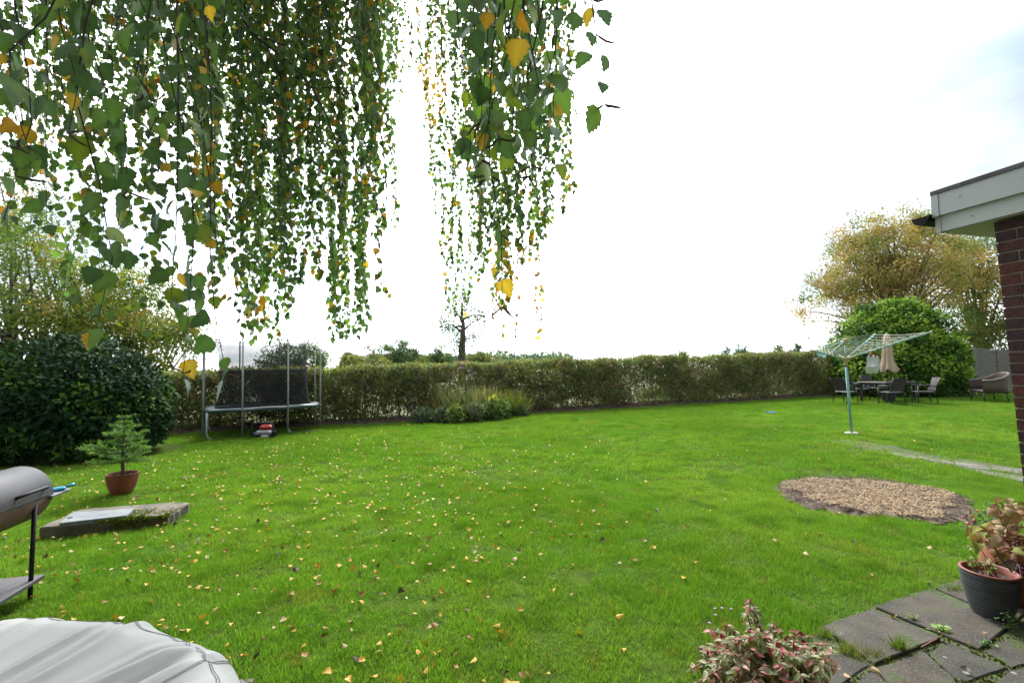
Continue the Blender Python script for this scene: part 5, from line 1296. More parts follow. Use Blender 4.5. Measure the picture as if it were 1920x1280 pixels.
# sparse plant in the grey pot
pp = thing('potted_plant', gp_ + Vector((0, 0, .25)), 'sparse plant with reddish stems and tiny green leaves in the grey ribbed pot', 'plant')
its = []; 
for (ex, ey, dy) in [(1806, 1040, .02), (1815, 1025, .0), (1824, 1010, -.02), (1832, 1052, .03), (1845, 1040, .05), (1820, 1048, -.06), (1866, 1062, .0), (1852, 1055, -.04)]:
    a = gp_ + Vector((rnd.uniform(-.05, .05), rnd.uniform(-.06, .06), .25)); e = at(ex, ey, gp_.y + dy); b = MB(); pts = branch_curve(a, e, .03, 5, .05); b.tube(pts, [.004, .0036, .003, .0026, .002, .0012], 5); b.build('stem', stemred, pp)
    for q in range(11):
        t = rnd.uniform(.25, 1.0); p = a.lerp(e, t) + Vector((rnd.uniform(-.015, .015), 0, .01)); its.append((p, (rnd.gauss(0, 1), rnd.gauss(0, .7), rnd.gauss(.3, .6)), (rnd.gauss(0, .6), -.4, 1), rnd.uniform(.016, .032), rnd.choice([(.16, .22, .04), (.11, .17, .03), (.22, .24, .06)])))
leafset(pp, its, OVS, plm)
fl = at(1853, 1051, gp_.y - .05); itsf = [(fl, (math.cos(a), -.2, math.sin(a)), (0, -1, .2), .020, (.62, .55, .60)) for a in np.linspace(0, 5, 5)]
leafset(pp, itsf, OVS, plm, 'petal')
# terracotta strawberry planter
tpb = at(1912, 1120, 3.2); tpb.z = 0
pl2 = thing('strawberry_planter', tpb, 'terracotta planter with side pockets behind the grey ribbed pot', 'plant pot')
b = MB(); b.lathe([(.03, 0), (.14, 0), (.175, .10), (.19, .22), (.175, .31), (.15, .36), (.16, .39), (.14, .39), (.135, .34)], n=40); b.build('body', terra, pl2, smooth=True, origin=(0, 0, 0))
for (ang, z) in ((-150, .29), (-108, .20), (-60, .28), (-175, .17), (-30, .19)):
    a = R(ang); c = Vector((.175 * math.cos(a), .175 * math.sin(a), z)); o_ = Vector((math.cos(a), math.sin(a), 0)); tn = Vector((-o_.y, o_.x, 0))
    b = MB(); ring0 = [c + (tn * math.cos(t) * .062 + Vector((0, 0, math.sin(t) * .05))) - o_ * .02 for t in np.linspace(0, 2 * PI, 17)[:-1]]; ring1 = [c + o_ * (.035 - .02 * math.sin(t)) + (tn * math.cos(t) * .058 + Vector((0, 0, math.sin(t) * .035 + .006))) for t in np.linspace(0, 2 * PI, 17)[:-1]]
    b.add(ring0 + ring1, [(k, (k + 1) % 16, 16 + (k + 1) % 16, 16 + k) for k in range(16)]); pk = b.build('pocket', terra, pl2, smooth=True, origin=(0, 0, 0))
    b = MB(); ri = [p.lerp(sum(ring1, Vector()) / 16, .1) - o_ * .012 for p in ring1]; b.add(ri, [tuple(range(16))]); b.build('pocket_soil', compost, pk, origin=(0, 0, 0))
b = MB(); b.lathe([(.001, .36), (.135, .355)], n=24); b.build('compost', compost, pl2, origin=(0, 0, 0))
# dried hydrangea-like plant in it
dp = thing('withered_plant', tpb + Vector((0, 0, .36)), 'withered plant with large curled tan leaves growing from the terracotta planter', 'plant')
CUR = [oval_shape(.36, 1.1, .5), oval_shape(.4, .5, .8), oval_shape(.34, 1.6, .3), oval_shape(.42, .9, -.5)]
dlm = leafmat('dry_leaf', .15, .7, .25, .3, 18); its = []
TAN = [(.24, .14, .065), (.31, .215, .125), (.16, .075, .03), (.20, .105, .04), (.29, .20, .11)]
for (ex, ey, Y) in [(1870, 950, 3.2), (1890, 945, 3.3), (1905, 955, 3.2), (1858, 990, 3.0), (1842, 1002, 2.95), (1880, 985, 3.05), (1900, 1000, 2.95), (1915, 985, 3.1), (1868, 1008, 2.9), (1912, 1030, 2.95), (1892, 1025, 2.9), (1926, 960, 3.2), (1930, 1010, 3.1), (1884, 965, 3.1), (1940, 1045, 3.0)]:
    a = tpb + Vector((rnd.uniform(-.08, .08), rnd.uniform(-.08, .08), .36)); e = at(ex, ey, Y); b = MB(); b.tube(branch_curve(a, e, .03, 5, .05), [.006, .005, .0045, .004, .003, .002], 5); b.build('stem', greenstem if rnd.random() < .4 else stemred, dp)
    for q in range(8):
        p = e + Vector((rnd.gauss(0, .04), rnd.gauss(0, .04), rnd.gauss(0, .022))); c_ = rnd.choice(TAN) if rnd.random() < .84 else rnd.choice([(.19, .18, .02), (.13, .15, .02)])
        its.append((p, (rnd.gauss(-.1, 1), rnd.gauss(-.3, .8), rnd.gauss(-.25, .4)), (rnd.gauss(0, .5), -.5, 1), rnd.uniform(.045, .085), c_))
leafset(dp, its, CUR, dlm)
b = MB(); b.tube([at(1858, 1012, 2.9), at(1875, 1045, 2.9), at(1898, 1072, 2.92)], .005, 6); b.build('stem', greenstem, dp)
# shrub with round pink buds behind
sh_ = G(1850, 1012); sb = thing('flowering_shrub', sh_, 'low dark green shrub with round pink buds behind the terracotta planter', 'shrub')
its = []
for q in range(520):
    px, py = rnd.gauss(1868, 24), rnd.gauss(985, 18); Y = sh_.y + rnd.gauss(-.05, .12); p = at(px, min(py, 1015), Y)
    its.append((p, (rnd.gauss(0, 1), rnd.gauss(-.2, .8), rnd.gauss(.2, .6)), (rnd.gauss(0, .5), -.4, 1), rnd.uniform(.025, .045), rnd.choice([(.025, .065, .018), (.04, .09, .02), (.06, .12, .03)])))
leafset(sb, its, OVS, plm)
pinkm = mat('pink_bud', (.52, .03, .09), .5, c2=(.62, .10, .22), scale=30)
for (x, y, s_) in [(1806, 969, .011), (1814, 972, .009), (1822, 967, .011), (1827, 975, .012), (1816, 981, .014), (1822, 984, .014), (1819, 997, .016), (1888, 983, .012), (1856, 1008, .016), (1832, 957, .008), (1870, 1000, .010), (1824, 996, .011)]:
    p = at(x, y, sh_.y - .22); b = MB(); b.lathe([(s_ * .1, -s_), (s_ * .75, -s_ * .7), (s_, 0), (s_ * .75, s_ * .7), (s_ * .1, s_)], c=p, n=10, close=True); b.build('bud', pinkm, sb, smooth=True)
for (x, y) in [(1812, 985), (1826, 990), (1835, 975), (1822, 1000), (1850, 1010)]:
    b = MB(); b.tube(branch_curve(sh_ + Vector((rnd.uniform(-.05, .1), 0, .05)), at(x, y - 12, sh_.y - .2), .04, 5), .0028, 5); b.build('stem', stemred, sb)
# lilac trailing flowers low on the right
lil = thing('lilac_flower', at(1906, 1060, 2.85), 'small trailing plant with lilac flowers beside the terracotta planter', 'plant'); its = []
for q in range(26):
    p = at(rnd.uniform(1892, 1922), rnd.uniform(1045, 1082), 2.85 + rnd.uniform(-.05, .05)); its.append((p, rv(1)[0], (0, -1, .4), rnd.uniform(.010, .018), rnd.choice([(.42, .28, .62), (.50, .38, .68), (.05, .09, .03), (.04, .08, .02)])))
leafset(lil, its, OVS, plm)
for q in range(5): b = MB(); b.tube(branch_curve(tpb + Vector((-.1, -.1, .3)), at(rnd.uniform(1892, 1925), rnd.uniform(1045, 1085), 2.85), .05, 5), .002, 4); b.build('stem', stemred, lil)

# variegated fuchsia at the edge of the lawn
fb = G(1432, 1262); fb.z = 0
fu = thing('variegated_fuchsia', fb, 'low spreading bush with pink edged cream and green leaves at the lawn edge', 'shrub'); its = []
VAR = [(.09, .145, .035), (.12, .175, .05), (.065, .11, .025), (.11, .16, .04), (.18, .20, .09)]; PNK = [(.27, .05, .05), (.22, .035, .035), (.33, .12, .11), (.16, .025, .022), (.32, .20, .14)]
def fustem(e, n=22, red=.5):
    a = fb + Vector((rnd.uniform(-.10, .10), rnd.uniform(-.08, .08), 0)); pts = branch_curve(a, e, .07, 7, .03); b = MB(); b.tube(pts, [.006, .0055, .005, .0045, .004, .0032, .0025, .0015], 5); b.build('stem', stemred, fu, smooth=True)
    for q in range(n):
        t = rnd.uniform(.25, 1) ** .8; i = min(6, int(t * 7)); p = pts[i].lerp(pts[i + 1], t * 7 - i); pk = rnd.random() < red * t ** 3.0 * 1.3
        an = rnd.uniform(0, 2 * PI); its.append((p, (math.cos(an), math.sin(an) * .9, rnd.uniform(-.9, .25)), (rnd.gauss(0, .3), -.25, 1), rnd.uniform(.028, .049) * (1.0 if not pk else .85), rnd.choice(PNK if pk else VAR)))
for (x, y, Y) in [(1405, 1122, 2.30), (1398, 1140, 2.3), (1330, 1180, 2.25), (1360, 1170, 2.28), (1305, 1215, 2.1), (1293, 1255, 2.0), (1320, 1225, 2.05), (1345, 1195, 2.35), (1420, 1168, 2.38), (1450, 1165, 2.35), (1465, 1180, 2.3), (1500, 1182, 2.3), (1518, 1190, 2.25), (1530, 1215, 2.15),
                  (1560, 1235, 2.1), (1575, 1250, 2.1), (1540, 1260, 2.0), (1490, 1200, 2.1), (1440, 1195, 2.0), (1390, 1195, 2.0), (1360, 1225, 1.95), (1420, 1225, 1.9), (1470, 1230, 1.9), (1510, 1245, 1.95), (1380, 1260, 1.85), (1440, 1265, 1.8), (1330, 1270, 1.9), (1480, 1280, 1.85), (1545, 1290, 1.9), (1400, 1290, 1.8)]:
    e = at(x, y, Y); fustem(e, 46, .50)
for _ in range(85):
    x = rnd.uniform(1300, 1570); y = rnd.uniform(1172 + abs(x - 1435) * .3, 1310); fustem(at(x, y, rnd.uniform(1.75, 2.3)), 46, .25)
VS = []
for cl_, fo_ in ((.35, .3), (.75, .2), (.15, .45), (1.0, .3)): VS.append(oval_shape(.21, cl_, fo_))
# leaves with pale margins: the outline takes the cream colour
fum = leafmat('variegated_leaf', .25, .5, .35, .1)
its = sorted(its, key=lambda t: -t[3]); pro = {}
def var_mesh(si, c_, rim):
    T_, F_ = VS[si]; me = leaf_mesh('leaf', (T_, F_), [(0, 0, 0)], [(0, 1, 0)], [(0, 0, 1)], [1.0], [c_], fum)
    a = me.attributes['Col']; k = len(T_); arr = np.empty(k * 4, np.float32); a.data.foreach_get('color', arr); arr = arr.reshape(k, 4)
    for i in range(k):
        if abs(T_[i][0]) > .01 or T_[i][1] > .95: arr[i, :3] = rim
    a.data.foreach_set('color', arr.ravel()); return me
RIMS = [(.22, .23, .11), (.24, .15, .09), (.20, .22, .09)]
for (p, d, nn, s_, c_) in its[:300]:
    key = (rnd.randrange(4), c_, rnd.randrange(3))
    if key not in pro: pro[key] = var_mesh(key[0], c_, RIMS[key[2]] if c_ in VAR else tuple(min(1, q * 1.25) for q in c_))
    o = link('leaf', pro[key], fu); d = Vector(d).normalized(); nn = Vector(nn); xa = d.cross(nn).normalized(); za = xa.cross(d)
    o.matrix_local = Matrix.Translation(Vector(p) - fb) @ Matrix((xa, d, za)).transposed().to_4x4() @ Matrix.Scale(s_, 4)
rest_ = its[300:]
bm = bmesh.new()
for (p, d, nn, s_, c_) in rest_:
    key = (rnd.randrange(4), c_, rnd.randrange(3))
    if key not in pro: pro[key] = var_mesh(key[0], c_, RIMS[key[2]] if c_ in VAR else tuple(min(1, q * 1.25) for q in c_))
    n0 = len(bm.verts); bm.from_mesh(pro[key]); bm.verts.ensure_lookup_table(); d = Vector(d).normalized(); nn = Vector(nn); xa = d.cross(nn).normalized(); za = xa.cross(d)
    M_ = Matrix.Translation(Vector(p) - fb) @ Matrix((xa, d, za)).transposed().to_4x4() @ Matrix.Scale(s_, 4)
    for v_ in bm.verts[n0:]: v_.co = M_ @ v_.co
me = bpy.data.meshes.new('leaf_mass'); bm.to_mesh(me); bm.free(); me.materials.append(fum); o = link('leaf_mass', me, fu); o['kind'] = 'stuff'
redf = mat('red_flower', (.42, .01, .02), .5)
for (x, y) in [(1352, 1190), (1327, 1222), (1488, 1208), (1548, 1218), (1408, 1210)]:
    p = at(x, y, 2.05); b = MB(); b.lathe([(.001, .012), (.004, .005), (.006, -.004), (.003, -.012), (.001, -.02)], c=p, n=8, close=True); b.tube([p + Vector((0, 0, .012)), p + Vector((.004, 0, .04))], .0012, 4); b.build('flower', redf, fu, smooth=True)

# weeds, tufts and bits in the paving joints
gb = leafmat('weed_blade', .3, .5, .3, .15)
BLADE = tpl([(-.035, 0, 0), (.035, 0, 0), (.028, .5, .06), (-.028, .5, .06), (0, 1, .22)], [(0, 1, 2, 3), (3, 2, 4)])
def tuft(px, py, n, h, spread, label, col=(.11, .19, .025)):
    p = G(px, py); p.z = .01; t = thing('grass_tuft', p, label, 'grass tuft'); n_ = n
    P_ = np.array(p)[None] + np.concatenate([rng.normal(0, spread, (n_, 2)) * [1, .6], np.zeros((n_, 1))], 1)
    D_ = rng.normal(0, .35, (n_, 3)) + [0, 0, 1]; o = leaves('blades', BLADE, P_, D_, rv(n_) * [1, 1, .1], rng.uniform(.55, 1.2, n_) * h, pal(n_, [col, tuple(q * .7 for q in col), (.2, .19, .06)], [4, 2, 1]), gb, t); return t
tuft(1687, 1222, 130, .075, .018, 'upright grass tuft in the joint below the middle paving slab')
tuft(1590, 1226, 160, .06, .045, 'left grass tuft along the lower edge of the pale paving slab', (.13, .18, .03))
tuft(1640, 1236, 150, .05, .04, 'straggly olive grass tuft between the paving joint corners', (.14, .16, .035))
tuft(1546, 1196, 140, .06, .03, 'grass tuft at the left corner of the pale paving slab', (.13, .20, .03))
tuft(1790, 1108, 130, .045, .04, 'short grass tuft in the joint left of the grey pot')
def weed(px, py, n, s_, rad, label, cols, name='weed', h=.03):
    p = G(px, py); p.z = .012; t = thing(name, p, label, 'weed'); its = []
    for q in range(n):
        a = rnd.uniform(0, 2 * PI); its.append((p + Vector((rnd.gauss(0, rad), rnd.gauss(0, rad * .6), rnd.uniform(.004, h))), (math.cos(a), math.sin(a), rnd.uniform(-.1, .5)), (rnd.gauss(0, .25), -.2, 1), s_ * rnd.uniform(.7, 1.2), rnd.choice(cols)))
    leafset(t, its, OVS, plm)
    b = MB()
    for q in range(5): b.tube([p, p + Vector((rnd.gauss(0, rad), rnd.gauss(0, rad), h))], .0015, 4)
    b.build('stem', greenstem, t); return t
weed(1766, 1187, 26, .035, .028, 'bright green leafy weed at the joint of three paving slabs', [(.14, .24, .03), (.18, .27, .04)])
weed(1712, 1166, 22, .022, .018, 'small yellow green weed in the joint between two slabs', [(.16, .20, .05), (.12, .19, .03)])
weed(1892, 1186, 40, .022, .028, 'taller leafy weed in front of the grey pot', [(.05, .12, .025), (.08, .16, .03)], h=.11)
weed(1853, 1213, 30, .022, .022, 'low green weed with one pink flower head on the paving', [(.06, .14, .03), (.09, .18, .03)], h=.02)
pf = G(1853, 1213); t = bpy.data.objects['weed.003']; e = at(1848, 1187, pf.y)
b = MB(); b.tube([pf, e], .0014, 4); b.build('flower_stem', greenstem, t)
leafset(t, [(e, (rnd.gauss(0, 1), rnd.gauss(0, 1), rnd.gauss(.5, .6)), (0, -1, .3), .012, rnd.choice([(.55, .30, .36), (.60, .45, .45)])) for q in range(16)], OVS, plm, 'petal')
st = thing('twig', G(1745, 1202, .02), 'short brown twig lying along the paving joint', 'twig'); b = MB(); b.tube([G(1727, 1213, .025), G(1745, 1203, .027), G(1764, 1194, .025)], [.004, .0045, .003], 6); b.build('stick', stemred, st)
n = 1500; pm = [G(rnd.uniform(1500, 1920), rnd.uniform(1195, 1290)) for _ in range(n)]
pmn = np.array([[p.x, p.y] for p in pm]); onslab = np.zeros(n, bool)
for poly, k_, h_ in SL: onslab |= inpoly(pmn[:, 0], pmn[:, 1], [q[:2] for q in gp(poly, h_)])
pmn = pmn[~onslab]; n = len(pmn)
o = leaves('joint_moss', KITE, np.concatenate([pmn, np.full((n, 1), .004)], 1), rv(n) + [0, 0, .8], rv(n), rng.uniform(.012, .03, n), pal(n, [(.075, .105, .015), (.05, .07, .012), (.10, .12, .03)], [3, 2, 1]), mossm)
tag(o, 'green moss in the joints between the paving slabs', 'moss')
# little lilac flowers in the grass next to the fuchsia
tl = thing('wild_flower', G(1340, 1150), 'tiny lilac wild flowers in the grass behind the pink edged bush', 'wild flower'); its = []
for (x, y) in [(1340, 1140), (1371, 1141), (1341, 1152), (1330, 1167), (1354, 1139)]:
    g0 = G(x, y + 12); e = at(x, y, g0.y); b = MB(); b.tube([g0, e], .001, 4); b.build('stem', greenstem, tl)
    its += [(e, (math.cos(a), math.sin(a) * .6, .3), (0, 0, 1), .011, (.46, .25, .62)) for a in np.linspace(0, 5, 5)]
leafset(tl, its, OVS, plm, 'petal')

# ================================================================== FLOWER CLUMPS BY THE HEDGE
fm_ = leafmat('border_leaf', .25, .6, .3, .2)
def clump(name, label, px, py, wpx, hpx, n, size, cols, wts, cat='plant', shape=KITE, up=0.3, dome=True, dy=0.0):
    p = G(px, py); p.y += dy; p.z = float(tz(p.x, p.y)); w_ = wpx / F * p.y / 2; h = hpx / F * p.y; t = thing(name, p, label, cat)
    a = rng.uniform(0, 2 * PI, n); q = np.sqrt(rng.uniform(0, 1, n)); X = q * np.cos(a) * w_; Y = q * np.sin(a) * min(w_, .5)
    Z = rng.uniform(0.02, 1, n) ** .7 * h * (np.sqrt(np.maximum(0, 1 - q ** 2)) * .8 + .2 if dome else 1) * rng.uniform(.8, 1.1, n)
    lump = 1 + .2 * np.sin(X * 14) * np.sin(Z * 12); X = X * lump
    leaves('foliage', shape, np.stack([X, Y, Z], -1) + np.array(p), rv(n) + [0, -.2, up], rv(n) + [0, -.5, .5], rng.uniform(.7, 1.3, n) * size, pal(n, cols, wts, .25), fm_, t)
    b = MB()
    for k in range(8): b.tube([p, p + Vector((rnd.uniform(-.7, .7) * w_, rnd.uniform(-.3, .3) * w_, h * .75))], [.008, .003], 4)
    b.build('stem', greenstem, t); return t
def blades(name, label, px, py, wpx, hpx, n, cols, wts, cat='ornamental grass', lean=.35, width=1.0, dy=0.0):
    p = G(px, py); p.y += dy; p.z = float(tz(p.x, p.y)); w_ = wpx / F * p.y / 2; h = hpx / F * p.y; t = thing(name, p, label, cat)
    P_ = np.array(p)[None] + np.stack([rng.normal(0, w_ * .4, n), rng.normal(0, .12, n), np.zeros(n)], -1)
    D_ = np.stack([rng.normal(0, lean, n) + (P_[:, 0] - p.x) / max(w_, .1) * .35, rng.normal(0, lean, n), np.ones(n)], -1)
    B2 = (BLADE[0] * np.array([.45 * width, 1, 1]), BLADE[1])
    leaves('blades', B2, P_, D_, rv(n) * [1, 1, .2], rng.uniform(.5, 1.05, n) * h, pal(n, cols, wts, .2), fm_, t); return t
GG = [(0.109, 0.138, 0.090), (0.080, 0.109, 0.070), (0.138, 0.160, 0.116)]
OL = [(0.123, 0.174, 0.043), (0.174, 0.203, 0.058), (0.087, 0.131, 0.032)]
clump('lavender_bush', 'low grey green lavender-like cushion at the left end of the flower border', 796, 792, 44, 26, 1500, .10, GG, [3, 2, 1], 'shrub', up=.9)
clump('border_plant', 'brownish leafy plant behind the grey cushion in the border', 812, 786, 40, 46, 900, .10, [(0.189, 0.160, 0.058), (0.131, 0.174, 0.043), (0.319, 0.232, 0.087)], [3, 3, 1], dy=.35)
clump('lavender_bush', 'grey green bushy cushion second from the left in the flower border', 833, 792, 40, 28, 1400, .10, GG, [3, 2, 1], 'shrub', up=.9)
blades('ornamental_grass', 'straw coloured tuft of grass on the left of the flower border', 838, 786, 40, 62, 360, [(0.435, 0.348, 0.174), (0.348, 0.290, 0.131), (0.203, 0.217, 0.072)], [3, 2, 1], dy=.4)
blades('ornamental_grass', 'tall green feathery clump in the centre of the flower border', 866, 790, 64, 70, 460, [(0.087, 0.138, 0.065), (0.123, 0.174, 0.065), (0.275, 0.232, 0.116)], [3, 3, 2], dy=.5)
clump('border_plant', 'green leafy mound in front of the feathery clump', 858, 792, 50, 34, 1200, .11, OL, [3, 2, 2])
clump('border_plant', 'greyish lilac tinged mound in the middle front of the border', 890, 790, 46, 38, 1300, .09, [(0.145, 0.174, 0.087), (0.189, 0.174, 0.145), (0.109, 0.145, 0.058)], [3, 1, 2], up=.8)
blades('ornamental_grass', 'buff seed headed grass in the middle of the flower border', 905, 786, 46, 62, 460, [(0.406, 0.304, 0.160), (0.246, 0.246, 0.087), (0.145, 0.203, 0.058)], [2, 2, 2], dy=.5)
clump('border_plant', 'dense green bush right of centre in the flower border', 928, 786, 56, 40, 1600, .10, [(0.102, 0.167, 0.043), (0.145, 0.203, 0.058), (0.072, 0.123, 0.036)], [3, 2, 2], up=.8)
blades('ornamental_grass', 'yellow green upright grass towards the right of the border', 955, 782, 54, 54, 420, [(0.189, 0.232, 0.051), (0.145, 0.189, 0.043), (0.290, 0.232, 0.087)], [3, 2, 1], dy=.4)
clump('border_plant', 'rusty stemmed plant at the right end of the flower border', 973, 778, 34, 48, 900, .09, [(0.246, 0.145, 0.065), (0.174, 0.174, 0.051), (0.290, 0.246, 0.072)], [2, 2, 1], dy=.3)
clump('lavender_bush', 'small dark green cushion at the right end of the flower border', 975, 780, 30, 18, 700, .09, [(0.087, 0.131, 0.051), (0.131, 0.160, 0.087)], [2, 1], 'shrub')
def flowers(name, label, spots, col, s_, cat='flower', gy=786):
    g0 = G(spots[0][0], gy); t = thing(name, g0, label, cat); its = []
    b = MB()
    for x, y in spots:
        base = G(x, gy); e = at(x, y, base.y); b.tube(branch_curve(base + Vector((rnd.uniform(-.1, .1), .1, 0)), e, .0, 4, .03), .005, 4)
        for a in np.linspace(0, 2 * PI, 9)[:-1]: its.append((e, (math.cos(a), -.35, math.sin(a) * .8), (0, -1, .3), s_, col))
    b.build('stem', greenstem, t); leafset(t, its, OVS, plm, 'petal')
flowers('yellow_flower', 'bright yellow-orange flowers standing out in the flower border', [(920, 747), (927, 744), (930, 749)], (0.800, 0.652, 0.072), .085)
flowers('white_flower', 'single small white flower in the centre of the border', [(870, 752)], (0.800, 0.800, 0.800), .045)
flowers('orange_flower', 'small orange flower low in the front of the border', [(905, 777), (908, 778)], (0.800, 0.290, 0.043), .04, gy=789)
flowers('white_flower', 'small white flowers at the right front of the border', [(948, 774), (941, 755), (937, 780)], (0.800, 0.800, 0.797), .035)
vb = G(880, 786); tv = thing('verbena', vb, 'tall thin stems with purple flower clusters in front of the hedge', 'flower'); its = []; b = MB()
for (x, y) in [(858, 678), (868, 682), (866, 688), (884, 679), (880, 704), (886, 709), (878, 695), (862, 690), (890, 700), (773, 763)]:
    e = at(x, y, vb.y + .15); b.tube(branch_curve(G(x + rnd.uniform(-8, 8), 784) + Vector((0, .2, 0)), e, 0, 5, .02), .004, 4)
    for q in range(16): its.append((e + Vector((rnd.gauss(0, .035), rnd.gauss(0, .03), rnd.gauss(0, .02))), rv(1)[0], (0, -1, .5), .035, rnd.choice([(0.290, 0.131, 0.348), (0.377, 0.174, 0.406)])))
b.build('stem', greenstem, tv); leafset(tv, its, OVS, plm, 'petal', 160)
# low green plants at the foot of the hedge
for (x, y, w_, h, lab) in [(1140, 757, 34, 16, 'low green plant at the hedge foot, right of the flower border'), (1230, 748, 40, 20, 'low leafy plant at the hedge foot in the middle of the lawn edge'), (1330, 744, 60, 22, 'broad low green plant at the hedge foot before the dryer'), (1470, 733, 40, 10, 'small leafy plant at the hedge foot near the dryer arms')]:
    clump('border_plant', lab, x, y, w_, h, 900, .10, [(0.087, 0.160, 0.043), (0.131, 0.203, 0.051), (0.065, 0.116, 0.036)], [3, 2, 2], dy=.1)

# ================================================================== LAWN GRASS
gl_m = bpy.data.materials.new('grass_blade'); gl_m.use_nodes = True
n_ = gl_m.node_tree; bs = n_.nodes['Principled BSDF']; ou = n_.nodes['Material Output']; bs.inputs['Roughness'].default_value = .5; bs.inputs['Specular IOR Level'].default_value = .25
ge = n_.nodes.new('ShaderNodeNewGeometry')
def noise(scale, lo, hi, det=3):
    z = n_.nodes.new('ShaderNodeTexNoise'); z.inputs['Scale'].default_value = scale; z.inputs['Detail'].default_value = det; n_.links.new(ge.outputs['Position'], z.inputs['Vector'])
    m_ = n_.nodes.new('ShaderNodeMapRange'); m_.inputs[1].default_value = lo; m_.inputs[2].default_value = hi; n_.links.new(z.outputs['Fac'], m_.inputs[0]); return m_.outputs[0]
def mixc(f, a, b_):
    k = n_.nodes.new('ShaderNodeMix'); k.data_type = 'RGBA'; n_.links.new(f, k.inputs[0])
    for s_, q in ((6, a), (7, b_)):
        if isinstance(q, tuple): k.inputs[s_].default_value = (*q, 1)
        else: n_.links.new(q, k.inputs[s_])
    return k.outputs[2]
at_ = n_.nodes.new('ShaderNodeAttribute'); at_.attribute_name = 'Col'
c = mixc(noise(.55, .38, .62), (0.106, 0.235, 0.024), (0.168, 0.290, 0.034))
c = mixc(noise(.28, .47, .66), c, (0.090, 0.190, 0.015))
c = mixc(noise(2.6, .48, .70), c, (0.076, 0.170, 0.013))
c = mixc(noise(1.1, .62, .74), c, (0.180, 0.220, 0.040))
c = mixc(noise(5.5, .58, .74), c, (0.155, 0.190, 0.035))
mu = n_.nodes.new('ShaderNodeVectorMath'); mu.operation = 'MULTIPLY'; n_.links.new(c, mu.inputs[0]); n_.links.new(at_.outputs['Color'], mu.inputs[1])
n_.links.new(mu.outputs[0], bs.inputs['Base Color'])
tr_ = n_.nodes.new('ShaderNodeBsdfTranslucent'); g_ = n_.nodes.new('ShaderNodeVectorMath'); g_.operation = 'MULTIPLY'; g_.inputs[1].default_value = (1.4, 1.45, .7); n_.links.new(mu.outputs[0], g_.inputs[0]); n_.links.new(g_.outputs[0], tr_.inputs[0])
ms = n_.nodes.new('ShaderNodeMixShader'); ms.inputs[0].default_value = .42; n_.links.new(bs.outputs[0], ms.inputs[1]); n_.links.new(tr_.outputs[0], ms.inputs[2]); n_.links.new(ms.outputs[0], ou.inputs[0])
def grass_protos(name, count, nb, rad, h0, h1, wd):
    col = bpy.data.collections.new(name)
    for k in range(count):
        a = rng.uniform(0, 2 * PI, nb); q = np.sqrt(rng.uniform(0, 1, nb)) * rad
        P_ = np.stack([q * np.cos(a), q * np.sin(a), np.full(nb, -.008)], -1); D_ = np.stack([rng.normal(0, .42, nb), rng.normal(0, .42, nb), np.ones(nb)], -1)
        L_ = rng.uniform(h0, h1, nb); dry = rng.uniform(size=nb) < .07
        cc = np.ones((nb, 3)) * rng.uniform(.72, 1.28, (nb, 1)); cc[dry] *= [1.9, 1.25, 2.2]
        B2 = (BLADE[0] * np.array([wd / (.035 * (h0 + h1)), 1, 1]), BLADE[1])
        me = leaf_mesh('grass_tuft_mesh', B2, P_, D_, rv(nb) * [1, 1, .2], L_, cc, gl_m); col.objects.link(bpy.data.objects.new('grass_tuft_mesh', me))
    return col
def scatter(name, pts, rot, scl, col, label):
    me = bpy.data.meshes.new(name); me.from_pydata(pts.tolist(), [], [])
    a = me.attributes.new('rot', 'FLOAT_VECTOR', 'POINT'); a.data.foreach_set('vector', rot.astype(np.float32).ravel())
    a = me.attributes.new('scl', 'FLOAT_VECTOR', 'POINT'); a.data.foreach_set('vector', scl.astype(np.float32).ravel())
    o = link(name, me); tag(o, label, 'grass', kind='stuff')
    g = bpy.data.node_groups.new(name, 'GeometryNodeTree'); g.interface.new_socket('Geometry', in_out='INPUT', socket_type='NodeSocketGeometry'); g.interface.new_socket('Geometry', in_out='OUTPUT', socket_type='NodeSocketGeometry')
    gi = g.nodes.new('NodeGroupInput'); go = g.nodes.new('NodeGroupOutput'); ip = g.nodes.new('GeometryNodeInstanceOnPoints'); ci_ = g.nodes.new('GeometryNodeCollectionInfo')
    ci_.inputs['Collection'].default_value = col; ci_.inputs['Separate Children'].default_value = True; ci_.inputs['Reset Children'].default_value = True; ip.inputs['Pick Instance'].default_value = True
    def attr(nm): q = g.nodes.new('GeometryNodeInputNamedAttribute'); q.data_type = 'FLOAT_VECTOR'; q.inputs['Name'].default_value = nm; return q.outputs['Attribute']
    e2 = g.nodes.new('FunctionNodeEulerToRotation'); g.links.new(attr('rot'), e2.inputs[0]); g.links.new(e2.outputs[0], ip.inputs['Rotation']); g.links.new(attr('scl'), ip.inputs['Scale'])
    g.links.new(gi.outputs[0], ip.inputs['Points']); g.links.new(ci_.outputs[0], ip.inputs['Instance']); g.links.new(ip.outputs[0], go.inputs[0])
    md = o.modifiers.new('scatter', 'NODES'); md.node_group = g; return o
STONEQ = [(p.x, p.y) for p in q4]
